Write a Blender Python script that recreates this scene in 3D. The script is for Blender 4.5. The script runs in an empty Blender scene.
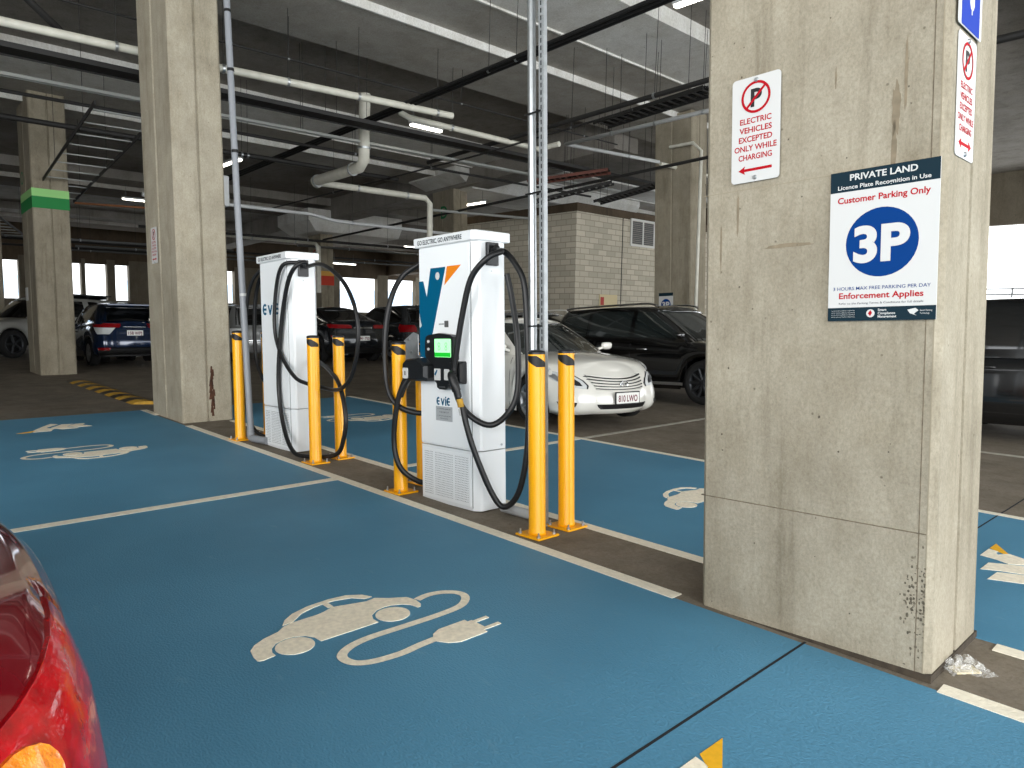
import bpy, math, random
from math import pi, sin, cos, tan, sqrt, radians as R
from mathutils import Vector, Matrix, Quaternion
random.seed(7)
SC = bpy.context.scene
COL = SC.collection
LEAN = Vector((-0.0367, 0.0032, 0.9993))          # true vertical: the floor of this deck is a gentle ramp
QL = Vector((0, 0, 1)).rotation_difference(LEAN)

# ------------------------------------------------------------------ mesh builder
class MB:
    def __init__(s): s.v = []; s.f = []; s.sm = []
    def add(s, vs, fs, smooth=False):
        b = len(s.v); s.v += [tuple(v) for v in vs]; s.f += [tuple(b + i for i in f) for f in fs]; s.sm += [smooth] * len(fs)
    def box(s, x0, x1, y0, y1, z0, z1, b=0.0):
        if b <= 0:
            s.add([(x0,y0,z0),(x1,y0,z0),(x1,y1,z0),(x0,y1,z0),(x0,y0,z1),(x1,y0,z1),(x1,y1,z1),(x0,y1,z1)],
                  [(0,3,2,1),(4,5,6,7),(0,1,5,4),(1,2,6,5),(2,3,7,6),(3,0,4,7)])
        else:
            pl = [(x0+b,y0),(x1-b,y0),(x1,y0+b),(x1,y1-b),(x1-b,y1),(x0+b,y1),(x0,y1-b),(x0,y0+b)]
            s.prism(pl, z0, z1, b*.6)
    def prism(s, pl, z0, z1, b=0.0):
        """vertical prism of a plan polygon (ccw), optional bevelled top and bottom"""
        n = len(pl)
        if b > 0:
            cx = sum(p[0] for p in pl)/n; cy = sum(p[1] for p in pl)/n
            def ins(p):
                dx, dy = p[0]-cx, p[1]-cy
                return (p[0]-math.copysign(min(b,abs(dx)),dx), p[1]-math.copysign(min(b,abs(dy)),dy))
            rings = [([ins(p) for p in pl], z0), (pl, z0+b), (pl, z1-b), ([ins(p) for p in pl], z1)]
        else: rings = [(pl, z0), (pl, z1)]
        vs = [(p[0],p[1],z) for r, z in rings for p in r]
        fs = []
        for k in range(len(rings)-1):
            for i in range(n):
                j = (i+1) % n; fs.append((k*n+i, k*n+j, (k+1)*n+j, (k+1)*n+i))
        fs.append(tuple(reversed(range(n)))); m = (len(rings)-1)*n; fs.append(tuple(m+i for i in range(n)))
        s.add(vs, fs)
    def cyl(s, p0, p1, r0, r1=None, n=16, cap=True, smooth=True):
        r1 = r0 if r1 is None else r1
        p0, p1 = Vector(p0), Vector(p1); d = (p1-p0).normalized()
        a = d.orthogonal().normalized(); b = d.cross(a)
        vs = [p0 + (a*cos(2*pi*i/n)+b*sin(2*pi*i/n))*r0 for i in range(n)] + [p1 + (a*cos(2*pi*i/n)+b*sin(2*pi*i/n))*r1 for i in range(n)]
        s.add(vs, [(i,(i+1)%n,n+(i+1)%n,n+i) for i in range(n)], smooth)
        if cap: 
            s.add(vs[:n], [tuple(reversed(range(n)))]); s.add(vs[n:], [tuple(range(n))])
    def bar(s, p0, p1, w, h):
        """rectangular bar, w horizontal, h vertical"""
        p0, p1 = Vector(p0), Vector(p1); d = (p1-p0).normalized()
        up = Vector((0,0,1)) if abs(d.z) < .95 else Vector((0,1,0))
        a = d.cross(up).normalized()*w/2; b = a.cross(d).normalized()*h/2
        vs = [p+q for p in (p0,p1) for q in (-a-b, a-b, a+b, -a+b)]
        s.add(vs, [(0,3,2,1),(4,5,6,7),(0,1,5,4),(1,2,6,5),(2,3,7,6),(3,0,4,7)])
    def lathe(s, prof, n=32, M=None, closed=False):
        M = M or Matrix()
        m = len(prof)
        vs = [M @ Vector((r*cos(2*pi*i/n), r*sin(2*pi*i/n), z)) for i in range(n) for r, z in prof]
        fs = [(i*m+k, ((i+1)%n)*m+k, ((i+1)%n)*m+k+1, i*m+k+1) for i in range(n) for k in range(m-1)]
        s.add(vs, fs, True)
    def tube(s, pts, r, n=10, sub=6):
        P = [Vector(p) for p in pts]
        if sub > 1 and len(P) > 2:
            Q = []
            for i in range(len(P)-1):
                p0 = P[max(i-1,0)]; p1 = P[i]; p2 = P[i+1]; p3 = P[min(i+2,len(P)-1)]
                for k in range(sub):
                    t = k/sub
                    Q.append(.5*((2*p1)+(p2-p0)*t+(2*p0-5*p1+4*p2-p3)*t*t+(3*p1-p0-3*p2+p3)*t**3))
            Q.append(P[-1]); P = Q
        d0 = (P[1]-P[0]).normalized(); a = d0.orthogonal().normalized(); vs = []
        for i, p in enumerate(P):
            d = (P[min(i+1,len(P)-1)]-P[max(i-1,0)]).normalized()
            a = (a - d*a.dot(d)).normalized(); b = d.cross(a)
            vs += [p+(a*cos(2*pi*k/n)+b*sin(2*pi*k/n))*r for k in range(n)]
        fs = [(i*n+k, i*n+(k+1)%n, (i+1)*n+(k+1)%n, (i+1)*n+k) for i in range(len(P)-1) for k in range(n)]
        s.add(vs, fs, True)
        s.add(vs[:n], [tuple(reversed(range(n)))]); s.add(vs[-n:], [tuple(range(n))])
    def plate(s, pl, y, th):
        """polygon in the x-z plane, facing -Y, front at y, thickness th behind (handles concave)"""
        n = len(pl)
        area = sum(pl[i][0]*pl[(i+1)%n][1]-pl[(i+1)%n][0]*pl[i][1] for i in range(n))
        if area < 0: pl = pl[::-1]
        vs = [(p[0], y, p[1]) for p in pl] + [(p[0], y+th, p[1]) for p in pl]
        s.add(vs, [tuple(range(n)), tuple(reversed(range(n, 2*n)))] + [((i+1)%n, i, n+i, n+(i+1)%n) for i in range(n)])
    def flat(s, pl, z, th=.002):
        n = len(pl)
        area = sum(pl[i][0]*pl[(i+1)%n][1]-pl[(i+1)%n][0]*pl[i][1] for i in range(n))
        if area < 0: pl = pl[::-1]
        vs = [(p[0], p[1], z) for p in pl] + [(p[0], p[1], z-th) for p in pl]
        s.add(vs, [tuple(range(n)), tuple(reversed(range(n, 2*n)))] + [((i+1)%n, i, n+i, n+(i+1)%n) for i in range(n)])
    def build(s, name, mat, parent=None, loc=None, weld=False):
        me = bpy.data.meshes.new(name); me.from_pydata(s.v, [], s.f)
        me.polygons.foreach_set('use_smooth', s.sm)
        if weld:
            import bmesh
            bm = bmesh.new(); bm.from_mesh(me); bmesh.ops.remove_doubles(bm, verts=bm.verts, dist=1e-4)
            bmesh.ops.recalc_face_normals(bm, faces=bm.faces); bm.to_mesh(me); bm.free()
        me.update()
        if mat: me.materials.append(mat)
        o = bpy.data.objects.new(name, me); COL.objects.link(o)
        if parent: o.parent = parent
        if loc: o.location = loc
        return o

def tag(o, label=None, cat=None, group=None, kind=None):
    if label: o['label'] = label
    if cat: o['category'] = cat
    if group: o['group'] = group
    if kind: o['kind'] = kind
    return o
def empty(name, loc, rz=0, lean=True):
    o = bpy.data.objects.new(name, None); COL.objects.link(o); o.empty_display_size = .1
    q = Quaternion((0,0,1), rz)
    if lean: q = QL @ q
    o.rotation_mode = 'QUATERNION'; o.rotation_quaternion = q; o.location = loc
    return o
def copy_tree(o, parent=None):
    c = o.copy(); COL.objects.link(c)
    if parent: c.parent = parent
    for ch in list(o.children): copy_tree(ch, c)
    return c

FONT = None
def text(s, h, mat, parent, x, z, y=-.001, width=None, bold=0.0, name='lettering', sx=1.0, plane='xz', th=.0008, align='CENTER'):
    """flat lettering, cap height h, centred on (x,z) in the parent's x-z plane"""
    cu = bpy.data.curves.new('t', 'FONT'); cu.body = s; cu.size = 1; cu.align_x = align; cu.offset = bold; cu.resolution_u = 8 if h > .07 else 3
    t = bpy.data.objects.new('t', cu); COL.objects.link(t)
    dg = bpy.context.evaluated_depsgraph_get(); dg.update()
    me = bpy.data.meshes.new_from_object(t.evaluated_get(dg)); bpy.data.objects.remove(t)
    xs = [v.co.x for v in me.vertices]; ys = [v.co.y for v in me.vertices]
    k = h/.73; w = (max(xs)-min(xs)) or 1
    kx = (width/w) if width else k*sx
    mx = (max(xs)+min(xs))/2 if align == 'CENTER' else min(xs); my = .365
    for v in me.vertices:
        a = (v.co.x-mx)*kx; b = (v.co.y-my)*k
        v.co = (x+a, y, z+b) if plane == 'xz' else ((x+a, z+b, y) if plane == 'xy' else (x+a, y, z+b))
    me.materials.append(mat)
    o = bpy.data.objects.new(name, me); COL.objects.link(o); o.parent = parent
    return o
def disc_pts(cx, cz, rx, rz=None, n=40, a0=0, a1=2*pi):
    rz = rz or rx
    return [(cx+rx*cos(a0+(a1-a0)*i/n), cz+rz*sin(a0+(a1-a0)*i/n)) for i in range(n)]
def ring_plate(mb, cx, cz, r0, r1, y, n=40):
    vs = []; fs = []
    for i in range(n):
        a = 2*pi*i/n
        vs += [(cx+r0*cos(a), y, cz+r0*sin(a)), (cx+r1*cos(a), y, cz+r1*sin(a))]
        j = (i+1) % n; fs.append((2*i, 2*i+1, 2*j+1, 2*j))
    mb.add(vs, fs)
def rrect(x0, x1, z0, z1, r, n=5):
    pts = []
    for cx, cz, a in ((x1-r,z1-r,0),(x0+r,z1-r,pi/2),(x0+r,z0+r,pi),(x1-r,z0+r,1.5*pi)):
        pts += [(cx+r*cos(a+i*pi/2/n), cz+r*sin(a+i*pi/2/n)) for i in range(n+1)]
    return pts

# ------------------------------------------------------------------ materials
def srgb(c):
    f = lambda u: (u/12.92 if u <= .04045 else ((u+.055)/1.055)**2.4)
    return tuple(f(x/255) for x in c) + (1,)
MATS = {}
def mat(name, rgb, rough=.5, metal=0.0, emit=None, es=1.0, coat=0.0, spec=.5, noise=0.0, nscale=6, bump=0.0, bscale=80, alpha=1.0, trans=0.0, ior=1.45, obj=True):
    m = bpy.data.materials.new(name); m.use_nodes = True; nt = m.node_tree; b = nt.nodes['Principled BSDF']
    c = srgb(rgb)
    b.inputs['Base Color'].default_value = c; b.inputs['Roughness'].default_value = rough; b.inputs['Metallic'].default_value = metal
    b.inputs['Coat Weight'].default_value = coat; b.inputs['Coat Roughness'].default_value = .05
    b.inputs['Specular IOR Level'].default_value = spec; b.inputs['Alpha'].default_value = alpha
    b.inputs['Transmission Weight'].default_value = trans; b.inputs['IOR'].default_value = ior
    if emit: b.inputs['Emission Color'].default_value = srgb(emit); b.inputs['Emission Strength'].default_value = es
    tc = nt.nodes.new('ShaderNodeTexCoord')
    if noise > 0:
        n = nt.nodes.new('ShaderNodeTexNoise'); n.inputs['Scale'].default_value = nscale; n.inputs['Detail'].default_value = 6
        nt.links.new(tc.outputs['Object'], n.inputs['Vector'])
        r = nt.nodes.new('ShaderNodeValToRGB')
        r.color_ramp.elements[0].position = .3; r.color_ramp.elements[1].position = .7
        r.color_ramp.elements[0].color = tuple(x*(1-noise) for x in c[:3])+(1,)
        r.color_ramp.elements[1].color = tuple(min(1, x*(1+noise*.6)) for x in c[:3])+(1,)
        nt.links.new(n.outputs['Fac'], r.inputs['Fac']); nt.links.new(r.outputs['Color'], b.inputs['Base Color'])
    if bump > 0:
        n2 = nt.nodes.new('ShaderNodeTexNoise'); n2.inputs['Scale'].default_value = bscale; n2.inputs['Detail'].default_value = 4
        nt.links.new(tc.outputs['Object'], n2.inputs['Vector'])
        bp = nt.nodes.new('ShaderNodeBump'); bp.inputs['Strength'].default_value = bump; bp.inputs['Distance'].default_value = .01
        nt.links.new(n2.outputs['Fac'], bp.inputs['Height']); nt.links.new(bp.outputs['Normal'], b.inputs['Normal'])
    MATS[name] = m
    return m

def concrete(name, base, dark, light, stain=.55, streak=1.0, scale=1.0, seed=0.0, boards=False):
    """cast concrete: broad mottling, vertical run marks, pin holes, fine grain"""
    m = bpy.data.materials.new(name); m.use_nodes = True; nt = m.node_tree; N = nt.nodes; L = nt.links; b = N['Principled BSDF']
    b.inputs['Roughness'].default_value = .88; b.inputs['Specular IOR Level'].default_value = .25
    tc = N.new('ShaderNodeTexCoord'); off = N.new('ShaderNodeVectorMath'); off.operation = 'ADD'; off.inputs[1].default_value = (seed, seed*2, seed*3)
    L.new(tc.outputs['Object'], off.inputs[0])
    def noise(sc, det, stretch=(1,1,1), rough=.6):
        mp = N.new('ShaderNodeMapping'); mp.inputs['Scale'].default_value = stretch; L.new(off.outputs[0], mp.inputs['Vector'])
        n = N.new('ShaderNodeTexNoise'); n.inputs['Scale'].default_value = sc*scale; n.inputs['Detail'].default_value = det; n.inputs['Roughness'].default_value = rough
        L.new(mp.outputs[0], n.inputs['Vector']); return n.outputs['Fac']
    def ramp(f, p0, p1, c0, c1):
        r = N.new('ShaderNodeValToRGB'); e = r.color_ramp.elements; e[0].position = p0; e[1].position = p1; e[0].color = c0; e[1].color = c1
        L.new(f, r.inputs['Fac']); return r.outputs['Color']
    def mix(a, bb, f, mode='MIX', fac=None):
        x = N.new('ShaderNodeMix'); x.data_type = 'RGBA'; x.blend_type = mode
        if f is not None: L.new(f, x.inputs['Factor'])
        else: x.inputs['Factor'].default_value = fac
        L.new(a, x.inputs[6]); L.new(bb, x.inputs[7]); return x.outputs[2]
    W = (1,1,1,1)
    c = ramp(noise(1.6, 5), .32, .68, srgb(dark), srgb(base))
    c = mix(c, ramp(noise(5, 8, (1,1,.6), .7), .4, .75, srgb(base), srgb(light)), noise(2.3, 4))
    st = ramp(noise(3.5, 6, (2.2,2.2,.18), .65), .30, .47, (1-stain*streak,1-stain*1.05*streak,1-stain*1.15*streak,1), W)
    c = mix(c, st, None, 'MULTIPLY', .8)
    grain = ramp(noise(70, 6, (1,1,.7), .85), .34, .6, (.66,.65,.62,1), W)
    c = mix(c, grain, None, 'MULTIPLY', .8)
    v = N.new('ShaderNodeTexVoronoi'); v.inputs['Scale'].default_value = 9*scale; L.new(off.outputs[0], v.inputs['Vector'])
    pits = ramp(v.outputs['Distance'], .03, .07, (.3,.28,.25,1), W)
    c = mix(c, pits, None, 'MULTIPLY', .7)
    spots = ramp(noise(16, 10, (1,1,.8), .85), .29, .36, (.52,.49,.44,1), W)
    c = mix(c, spots, None, 'MULTIPLY', .75)
    blotch = ramp(noise(2.8, 9, (1,1,.5), .75), .36, .56, (.80,.78,.74,1), W)
    c = mix(c, blotch, None, 'MULTIPLY', .8)
    L.new(c, b.inputs['Base Color'])
    bp = N.new('ShaderNodeBump'); bp.inputs['Strength'].default_value = .6; bp.inputs['Distance'].default_value = .012
    L.new(noise(45, 8, (1,1,1), .75), bp.inputs['Height']); L.new(bp.outputs['Normal'], b.inputs['Normal'])
    MATS[name] = m; return m

concrete('pillar', (168,160,142), (140,132,116), (188,180,162), stain=.34)
concrete('pillar_far', (158,150,132), (128,120,104), (182,174,156), stain=.3, seed=4.3)
concrete('column_left', (176,168,150), (146,138,122), (198,190,170), stain=.3, seed=8.1)
concrete('floor_slab', (130,121,108), (98,90,80), (160,150,135), stain=.35, streak=.6, scale=.6, seed=2)
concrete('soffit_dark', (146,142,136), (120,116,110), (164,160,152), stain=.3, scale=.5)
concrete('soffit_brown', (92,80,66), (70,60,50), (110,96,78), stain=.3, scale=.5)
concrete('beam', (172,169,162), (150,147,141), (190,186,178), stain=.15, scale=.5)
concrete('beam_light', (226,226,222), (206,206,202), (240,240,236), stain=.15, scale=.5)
concrete('parapet', (120,112,98), (98,92,80), (138,130,114), stain=.3, scale=.5)

def floor_paint():
    m = bpy.data.materials.new('blue_paint'); m.use_nodes = True; nt = m.node_tree; N = nt.nodes; L = nt.links; b = N['Principled BSDF']
    tc = N.new('ShaderNodeTexCoord')
    def noise(sc, det, st=(1,1,1)):
        mp = N.new('ShaderNodeMapping'); mp.inputs['Scale'].default_value = st; L.new(tc.outputs['Object'], mp.inputs['Vector'])
        n = N.new('ShaderNodeTexNoise'); n.inputs['Scale'].default_value = sc; n.inputs['Detail'].default_value = det; L.new(mp.outputs[0], n.inputs['Vector']); return n.outputs['Fac']
    r = N.new('ShaderNodeValToRGB'); e = r.color_ramp.elements; e[0].position = .3; e[1].position = .72
    e[0].color = srgb((72,128,158)); e[1].color = srgb((84,142,173)); L.new(noise(.9, 6), r.inputs['Fac'])
    r2 = N.new('ShaderNodeValToRGB'); e = r2.color_ramp.elements; e[0].position = .66; e[1].position = .76
    e[0].color = (0,0,0,1); e[1].color = (.35,.35,.35,1); L.new(noise(5, 8, (1,2.2,1)), r2.inputs['Fac'])
    x = N.new('ShaderNodeMix'); x.data_type = 'RGBA'; L.new(r2.outputs['Color'], x.inputs['Factor']); L.new(r.outputs['Color'], x.inputs[6]); x.inputs[7].default_value = srgb((116,158,178))
    L.new(x.outputs[2], b.inputs['Base Color']); b.inputs['Roughness'].default_value = .62; b.inputs['Specular IOR Level'].default_value = .35
    bp = N.new('ShaderNodeBump'); bp.inputs['Strength'].default_value = .5; bp.inputs['Distance'].default_value = .008
    L.new(noise(70, 5, (1,1.6,1)), bp.inputs['Height']); L.new(bp.outputs['Normal'], b.inputs['Normal'])
    MATS['blue_paint'] = m
floor_paint()

def block_wall():
    m = bpy.data.materials.new('blockwork'); m.use_nodes = True; nt = m.node_tree; N = nt.nodes; L = nt.links; b = N['Principled BSDF']
    tc = N.new('ShaderNodeTexCoord'); sp = N.new('ShaderNodeSeparateXYZ'); L.new(tc.outputs['Object'], sp.inputs[0])
    ad = N.new('ShaderNodeMath'); ad.operation = 'ADD'; L.new(sp.outputs[0], ad.inputs[0]); L.new(sp.outputs[1], ad.inputs[1])
    cb = N.new('ShaderNodeCombineXYZ'); L.new(ad.outputs[0], cb.inputs[0]); L.new(sp.outputs[2], cb.inputs[1])
    br = N.new('ShaderNodeTexBrick'); br.inputs['Scale'].default_value = 1; br.inputs['Brick Width'].default_value = .4; br.inputs['Row Height'].default_value = .165
    br.inputs['Mortar Size'].default_value = .012; br.inputs['Color1'].default_value = srgb((196,188,170)); br.inputs['Color2'].default_value = srgb((172,165,148)); br.inputs['Mortar'].default_value = srgb((150,144,130))
    L.new(cb.outputs[0], br.inputs['Vector']); L.new(br.outputs['Color'], b.inputs['Base Color']); b.inputs['Roughness'].default_value = .9
    MATS['blockwork'] = m
block_wall()

M = MATS
mat('white_paint', (236,229,210), .75, noise=.1, nscale=25, bump=.4)
mat('old_white', (176,172,160), .8, noise=.25, nscale=12)
mat('marking', (246,236,214), .75, noise=.14, nscale=40, bump=.3)
mat('marking_yellow', (240,180,30), .7, noise=.1, nscale=40)
mat('safety_yellow', (250,176,4), .38, coat=.3)
mat('yellow_dirty', (196,152,50), .7, noise=.3, nscale=14)
mat('black_rubber', (22,22,23), .42, noise=.2, nscale=30)
mat('black_plastic', (26,27,29), .38)
mat('black_tape', (20,20,20), .5)
mat('dark_line', (26,30,34), .9)
mat('cabinet_white', (226,229,230), .32, coat=.2)
mat('cabinet_front', (236,239,240), .4)
mat('grille_grey', (170,174,176), .6)
mat('steel', (176,180,182), .32, metal=.85, noise=.12, nscale=20)
mat('galv', (170,174,176), .45, metal=.5, noise=.15, nscale=16)
mat('dull_steel', (110,112,112), .5, metal=.7)
mat('pvc_grey', (182,184,184), .45)
mat('pipe_white', (205,203,190), .5, noise=.12, nscale=5)
mat('pipe_dark', (34,33,32), .6)
mat('cable_dark', (18,17,17), .7, noise=.3, nscale=20)
mat('tray_steel', (150,152,148), .5, metal=.3)
mat('ladder_brown', (92,48,36), .6, noise=.3)
mat('copper', (150,96,60), .45, metal=.4)
mat('sign_white', (200,200,198), .6, spec=.2)
mat('sign_red', (168,16,30), .6, spec=.1)
mat('sign_black', (20,20,22), .5)
mat('sign_teal', (22,42,52), .6, spec=.1)
mat('sign_blue', (0,54,118), .6, spec=.1)
mat('sign_ev_blue', (34,60,156), .5, spec=.1)
mat('evie_teal', (0,86,120), .5, spec=.15)
mat('evie_orange', (226,128,30), .5, spec=.15)
mat('green_band', (28,128,62), .7); mat('green_light', (150,208,128), .7)
mat('red_band', (196,60,40), .7); mat('yellow_band', (214,160,74), .7)
mat('letter_green', (20,110,64), .7); mat('letter_red', (170,62,56), .7)
mat('screen_green', (150,235,160), .3, emit=(140,235,150), es=.9)
mat('screen_dark_green', (20,150,40), .3, emit=(20,170,40), es=.6)
mat('lamp_glow', (255,255,250), .4, emit=(255,250,235), es=6)
mat('tyre', (20,20,20), .85)
mat('alloy', (165,168,172), .35, metal=.8)
mat('alloy_dark', (58,60,63), .4, metal=.6)
mat('glass_dark', (10,12,13), .04, spec=.8, coat=1)
mat('glass_smoke', (30,36,36), .05, spec=.8, coat=1)
mat('chrome', (215,217,220), .12, metal=1)
mat('trim_black', (14,14,15), .5)
mat('lens_red', (132,4,12), .12, coat=.8)
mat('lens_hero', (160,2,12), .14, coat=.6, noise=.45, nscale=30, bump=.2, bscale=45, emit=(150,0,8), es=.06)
mat('conduit_grey', (138,141,146), .4)
mat('lens_clear', (205,208,208), .08, coat=1)
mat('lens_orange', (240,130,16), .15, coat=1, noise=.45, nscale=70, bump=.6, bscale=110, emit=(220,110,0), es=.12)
mat('plate_white', (228,228,224), .5)
mat('plate_maroon', (110,20,45), .5)
mat('paint_white', (226,224,216), .22, coat=1)
mat('paint_black', (9,9,10), .12, coat=1, spec=.6)
mat('paint_black2', (14,15,17), .15, coat=1)
mat('paint_blue', (10,32,62), .15, coat=1, metal=.3)
mat('paint_silver', (150,152,152), .25, coat=1, metal=.5)
mat('paint_ute', (158,158,152), .3, coat=.8, metal=.3)
mat('paint_grey', (60,63,66), .22, coat=1, metal=.5)
mat('paint_dark', (24,28,33), .18, coat=1, metal=.3)
mat('paint_red', (112,6,20), .14, coat=.8, metal=.35)
mat('bag_film', (215,215,212), .15, alpha=.3, coat=1)
mat('tan_paper', (205,190,150), .7)
mat('window_frame', (205,205,200), .5)
mat('louvre', (84,84,84), .6)
mat('outside_white', (248,249,250), .9)
mat('outside_blue', (176,200,222), .5)
mat('rust', (80,50,34), .9, noise=.4, nscale=14)
mat('foot_grime', (66,58,48), .95, noise=.4, nscale=25); mat('joint_brown', (112,101,84), .9, noise=.4, nscale=30); mat('joint_faint', (148,138,118), .9)

# ------------------------------------------------------------------ the setting
def struct(name, mb, m, parent=None, label=None):
    o = mb.build(name, m, parent)
    if not parent: o['kind'] = 'structure'
    if label: o['label'] = label
    return o
def cz(x, h): return h + .0367*(x+10)
def sbox(mb, x0, x1, y0, y1, h0, h1):
    """box whose top and bottom follow the level ceiling above the ramped floor"""
    a = mb
    vs = [(x0,y0,cz(x0,h0)),(x1,y0,cz(x1,h0)),(x1,y1,cz(x1,h0)),(x0,y1,cz(x0,h0)),(x0,y0,cz(x0,h1)),(x1,y0,cz(x1,h1)),(x1,y1,cz(x1,h1)),(x0,y1,cz(x0,h1))]
    a.add(vs, [(0,3,2,1),(4,5,6,7),(0,1,5,4),(1,2,6,5),(2,3,7,6),(3,0,4,7)])

mb = MB(); mb.box(-43, 9, -9, 31, -.3, 0); struct('floor', mb, M['floor_slab'], label='bare grey-brown concrete deck')
mb = MB(); mb.box(-11.38, 9, -3.0, 3.18, -.02, .003); struct('trim_1', mb, M['blue_paint'], label='blue painted bays on the near side of the kerb strip')
mb = MB(); mb.box(-11.2, 9, 3.87, 6.5, -.02, .003); struct('trim_2', mb, M['blue_paint'], label='blue painted bays behind the chargers')
mb = MB()
mb.bar((-1.42,-3,.0032), (-1.38,3.2,.0032), .012, .0012); mb.bar((-1.4,3.9,.0032), (-1.36,6.7,.0032), .012, .0012); mb.bar((-1.36,6.7,.0006), (-1.3,12,.0006), .012, .0012)
struct('trim_3', mb, M['dark_line'], label='thin straight expansion joint across the deck')

# ceiling: slab and wide band beams running across the aisles
mb = MB(); sbox(mb, -43, 9, -9, 31, 6.75, 6.95); struct('ceiling', mb, M['soffit_dark'])
k = 4
def beam(x0, x1, h, m, y0=-9, y1=31, h1=6.8):
    global k
    mb = MB(); sbox(mb, x0, x1, y0, y1, h, h1); o = struct('trim_%d' % k, mb, m); k += 1
    return o
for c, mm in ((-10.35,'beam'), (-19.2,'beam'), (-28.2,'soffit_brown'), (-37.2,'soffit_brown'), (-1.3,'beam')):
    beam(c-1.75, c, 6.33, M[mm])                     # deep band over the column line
    mb = MB(); sbox(mb, c, c+.04, -9, 31, 6.31, 6.5); struct('trim_%d' % k, mb, M['beam_light'] if c > -20 else M['beam']); k += 1  # paler strip: daylight on the beam side put into its colour
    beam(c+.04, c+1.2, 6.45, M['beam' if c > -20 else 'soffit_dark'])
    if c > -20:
        mb = MB(); sbox(mb, c+1.2, c+1.24, -9, 31, 6.435, 6.6); struct('trim_%d' % k, mb, M['beam_light']); k += 1  # thin lit edge of the next step, painted as a paler strip
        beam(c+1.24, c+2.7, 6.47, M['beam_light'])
# cross beams running the other way
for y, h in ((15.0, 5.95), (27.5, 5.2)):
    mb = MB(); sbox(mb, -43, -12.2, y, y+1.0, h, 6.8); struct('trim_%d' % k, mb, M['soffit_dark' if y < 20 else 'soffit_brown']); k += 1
mb = MB(); sbox(mb, -42, -26, 2.2, 3.0, 5.75, 6.8); struct('trim_%d' % k, mb, M['parapet']); k += 1

# west wall: parapet, piers, lintel, openings
mb = MB(); mb.box(-42.3, -42, -9, 18, 0, 1.9); mb.box(-42.3, -42, 18, 31, 0, 1.5); struct('wall_west', mb, M['parapet'])
mb = MB(); mb.box(-42.3, -42, -9, 18, 3.75, 6); mb.box(-42.3, -42, 18, 31, 3.75, 6); o = struct('trim_%d' % k, mb, M['soffit_brown']); k += 1
for a, b in ((-9,-3),(-1.8,-1.2),(1,1.6),(3.4,4.2),(6.45,6.75),(7.6,8.0),(9.12,9.3),(10.3,10.68),(11.35,12.9),(14.4,15.0),(17,18.6),(20.4,21),(23.2,23.9),(26.75,27.6),(29.9,31)):
    mb = MB(); mb.box(-42.35, -41.95, a, b, 1.4, 4); struct('trim_%d' % k, mb, M['parapet']); k += 1
# north wall: open above a parapet
mb = MB(); mb.box(-43, 9, 30.7, 31, 0, 1.2); struct('wall_north', mb, M['parapet'])
mb = MB(); mb.box(-43, 9, 30.7, 31, 5.0, 7); struct('trim_%d' % k, mb, M['parapet']); k += 1
for a in (-40,-31,-22,-14,-4.9,4.5):
    mb = MB(); mb.box(a, a+.7, 30.65, 31, 0, 6.5); struct('trim_%d' % k, mb, M['pillar_far']); k += 1
rl = empty('railing', (-2.5,30.4,1.2),0,False); tag(rl, 'grey horizontal railing outside beyond the pillar at the right edge', 'railing')
for z in (1.1,1.3,1.5):
    mb = MB(); mb.bar((-9,0,z),(9,0,z),.04,.05); mb.build('rail', M['galv'], rl)
for x in (-8,-4,0,4,8):
    mb = MB(); mb.bar((x,0,-1.2),(x,0,1.55),.05,.05); mb.build('post', M['galv'], rl)
# the back of the deck behind the camera
mb = MB(); mb.box(-43, -6, -9.2, -9, 0, 6.5); struct('wall_south', mb, M['parapet'])

# blockwork stair core
core = MB(); core.box(-19.5, -14.0, 15.6, 26, 0, 4.5); struct('wall_core', core, M['blockwork'])
mb = MB(); mb.box(-19.3, -14.25, 15.9, 25.9, 4.5, 4.8); struct('trim_%d' % k, mb, M['soffit_brown']); k += 1
mb = MB(); mb.box(-14.0, -13.985, 17.72, 17.74, 0, 4.5); struct('trim_%d' % k, mb, M['dark_line']); k += 1
lv = empty('ventilation_louvre', (-13.99, 18.72, 4.12), pi/2, False)
tag(lv, 'small two-pane louvre high on the blockwork wall', 'vent')
mb = MB(); mb.box(-.62,.62,-.04,0,-.42,-.36); mb.box(-.62,.62,-.04,0,.36,.42); 
for x in (-.62,-.03,.56): mb.box(x,x+.06,-.04,0,-.36,.36)
mb.build('frame', M['window_frame'], lv)
mb = MB()
for i in range(12): z=-.34+i*.058; mb.bar((-.56,-.015,z+.02),(.56,-.015,z+.02),.02,.045)
mb.build('slats', M['louvre'], lv)
nt_ = empty('notice_board', (-13.98, 17.1, 1.95), pi/2, False); tag(nt_, 'cream notice plate low on the blockwork wall above the black wagon', 'sign')
mb = MB(); mb.plate(rrect(-.42,.42,-.2,.2,.02), -.02, .02); mb.build('panel', M['tan_paper'], nt_)
mb = MB(); mb.plate([(-.38,-.12),(-.22,-.12),(-.22,.12),(-.38,.12)], -.024, .002); mb.build('symbol', M['letter_red'], nt_)

# the buildings across the street, seen through the openings
for i, (x, y0, y1, h) in enumerate(((-64,-12,14,7),(-66,17,52,9))):
    b = empty('office_building', (x,(y0+y1)/2,0),0,False); tag(b, ['pale building seen through the left openings','pale building with blue window bands seen behind the dark cars'][i], 'building')
    mb = MB(); mb.box(-4,0,-(y1-y0)/2,(y1-y0)/2,-4,h); mb.build('wall', M['outside_white'], b)
    for z in (-.5,2.3,5.1):
        mb = MB(); y = -(y1-y0)/2+.6
        while y < (y1-y0)/2-1.6: mb.box(0,.06,y,y+1.1,z,z+1.5); y += 1.6
        mb.build('window_band', M['outside_blue'], b)

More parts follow.
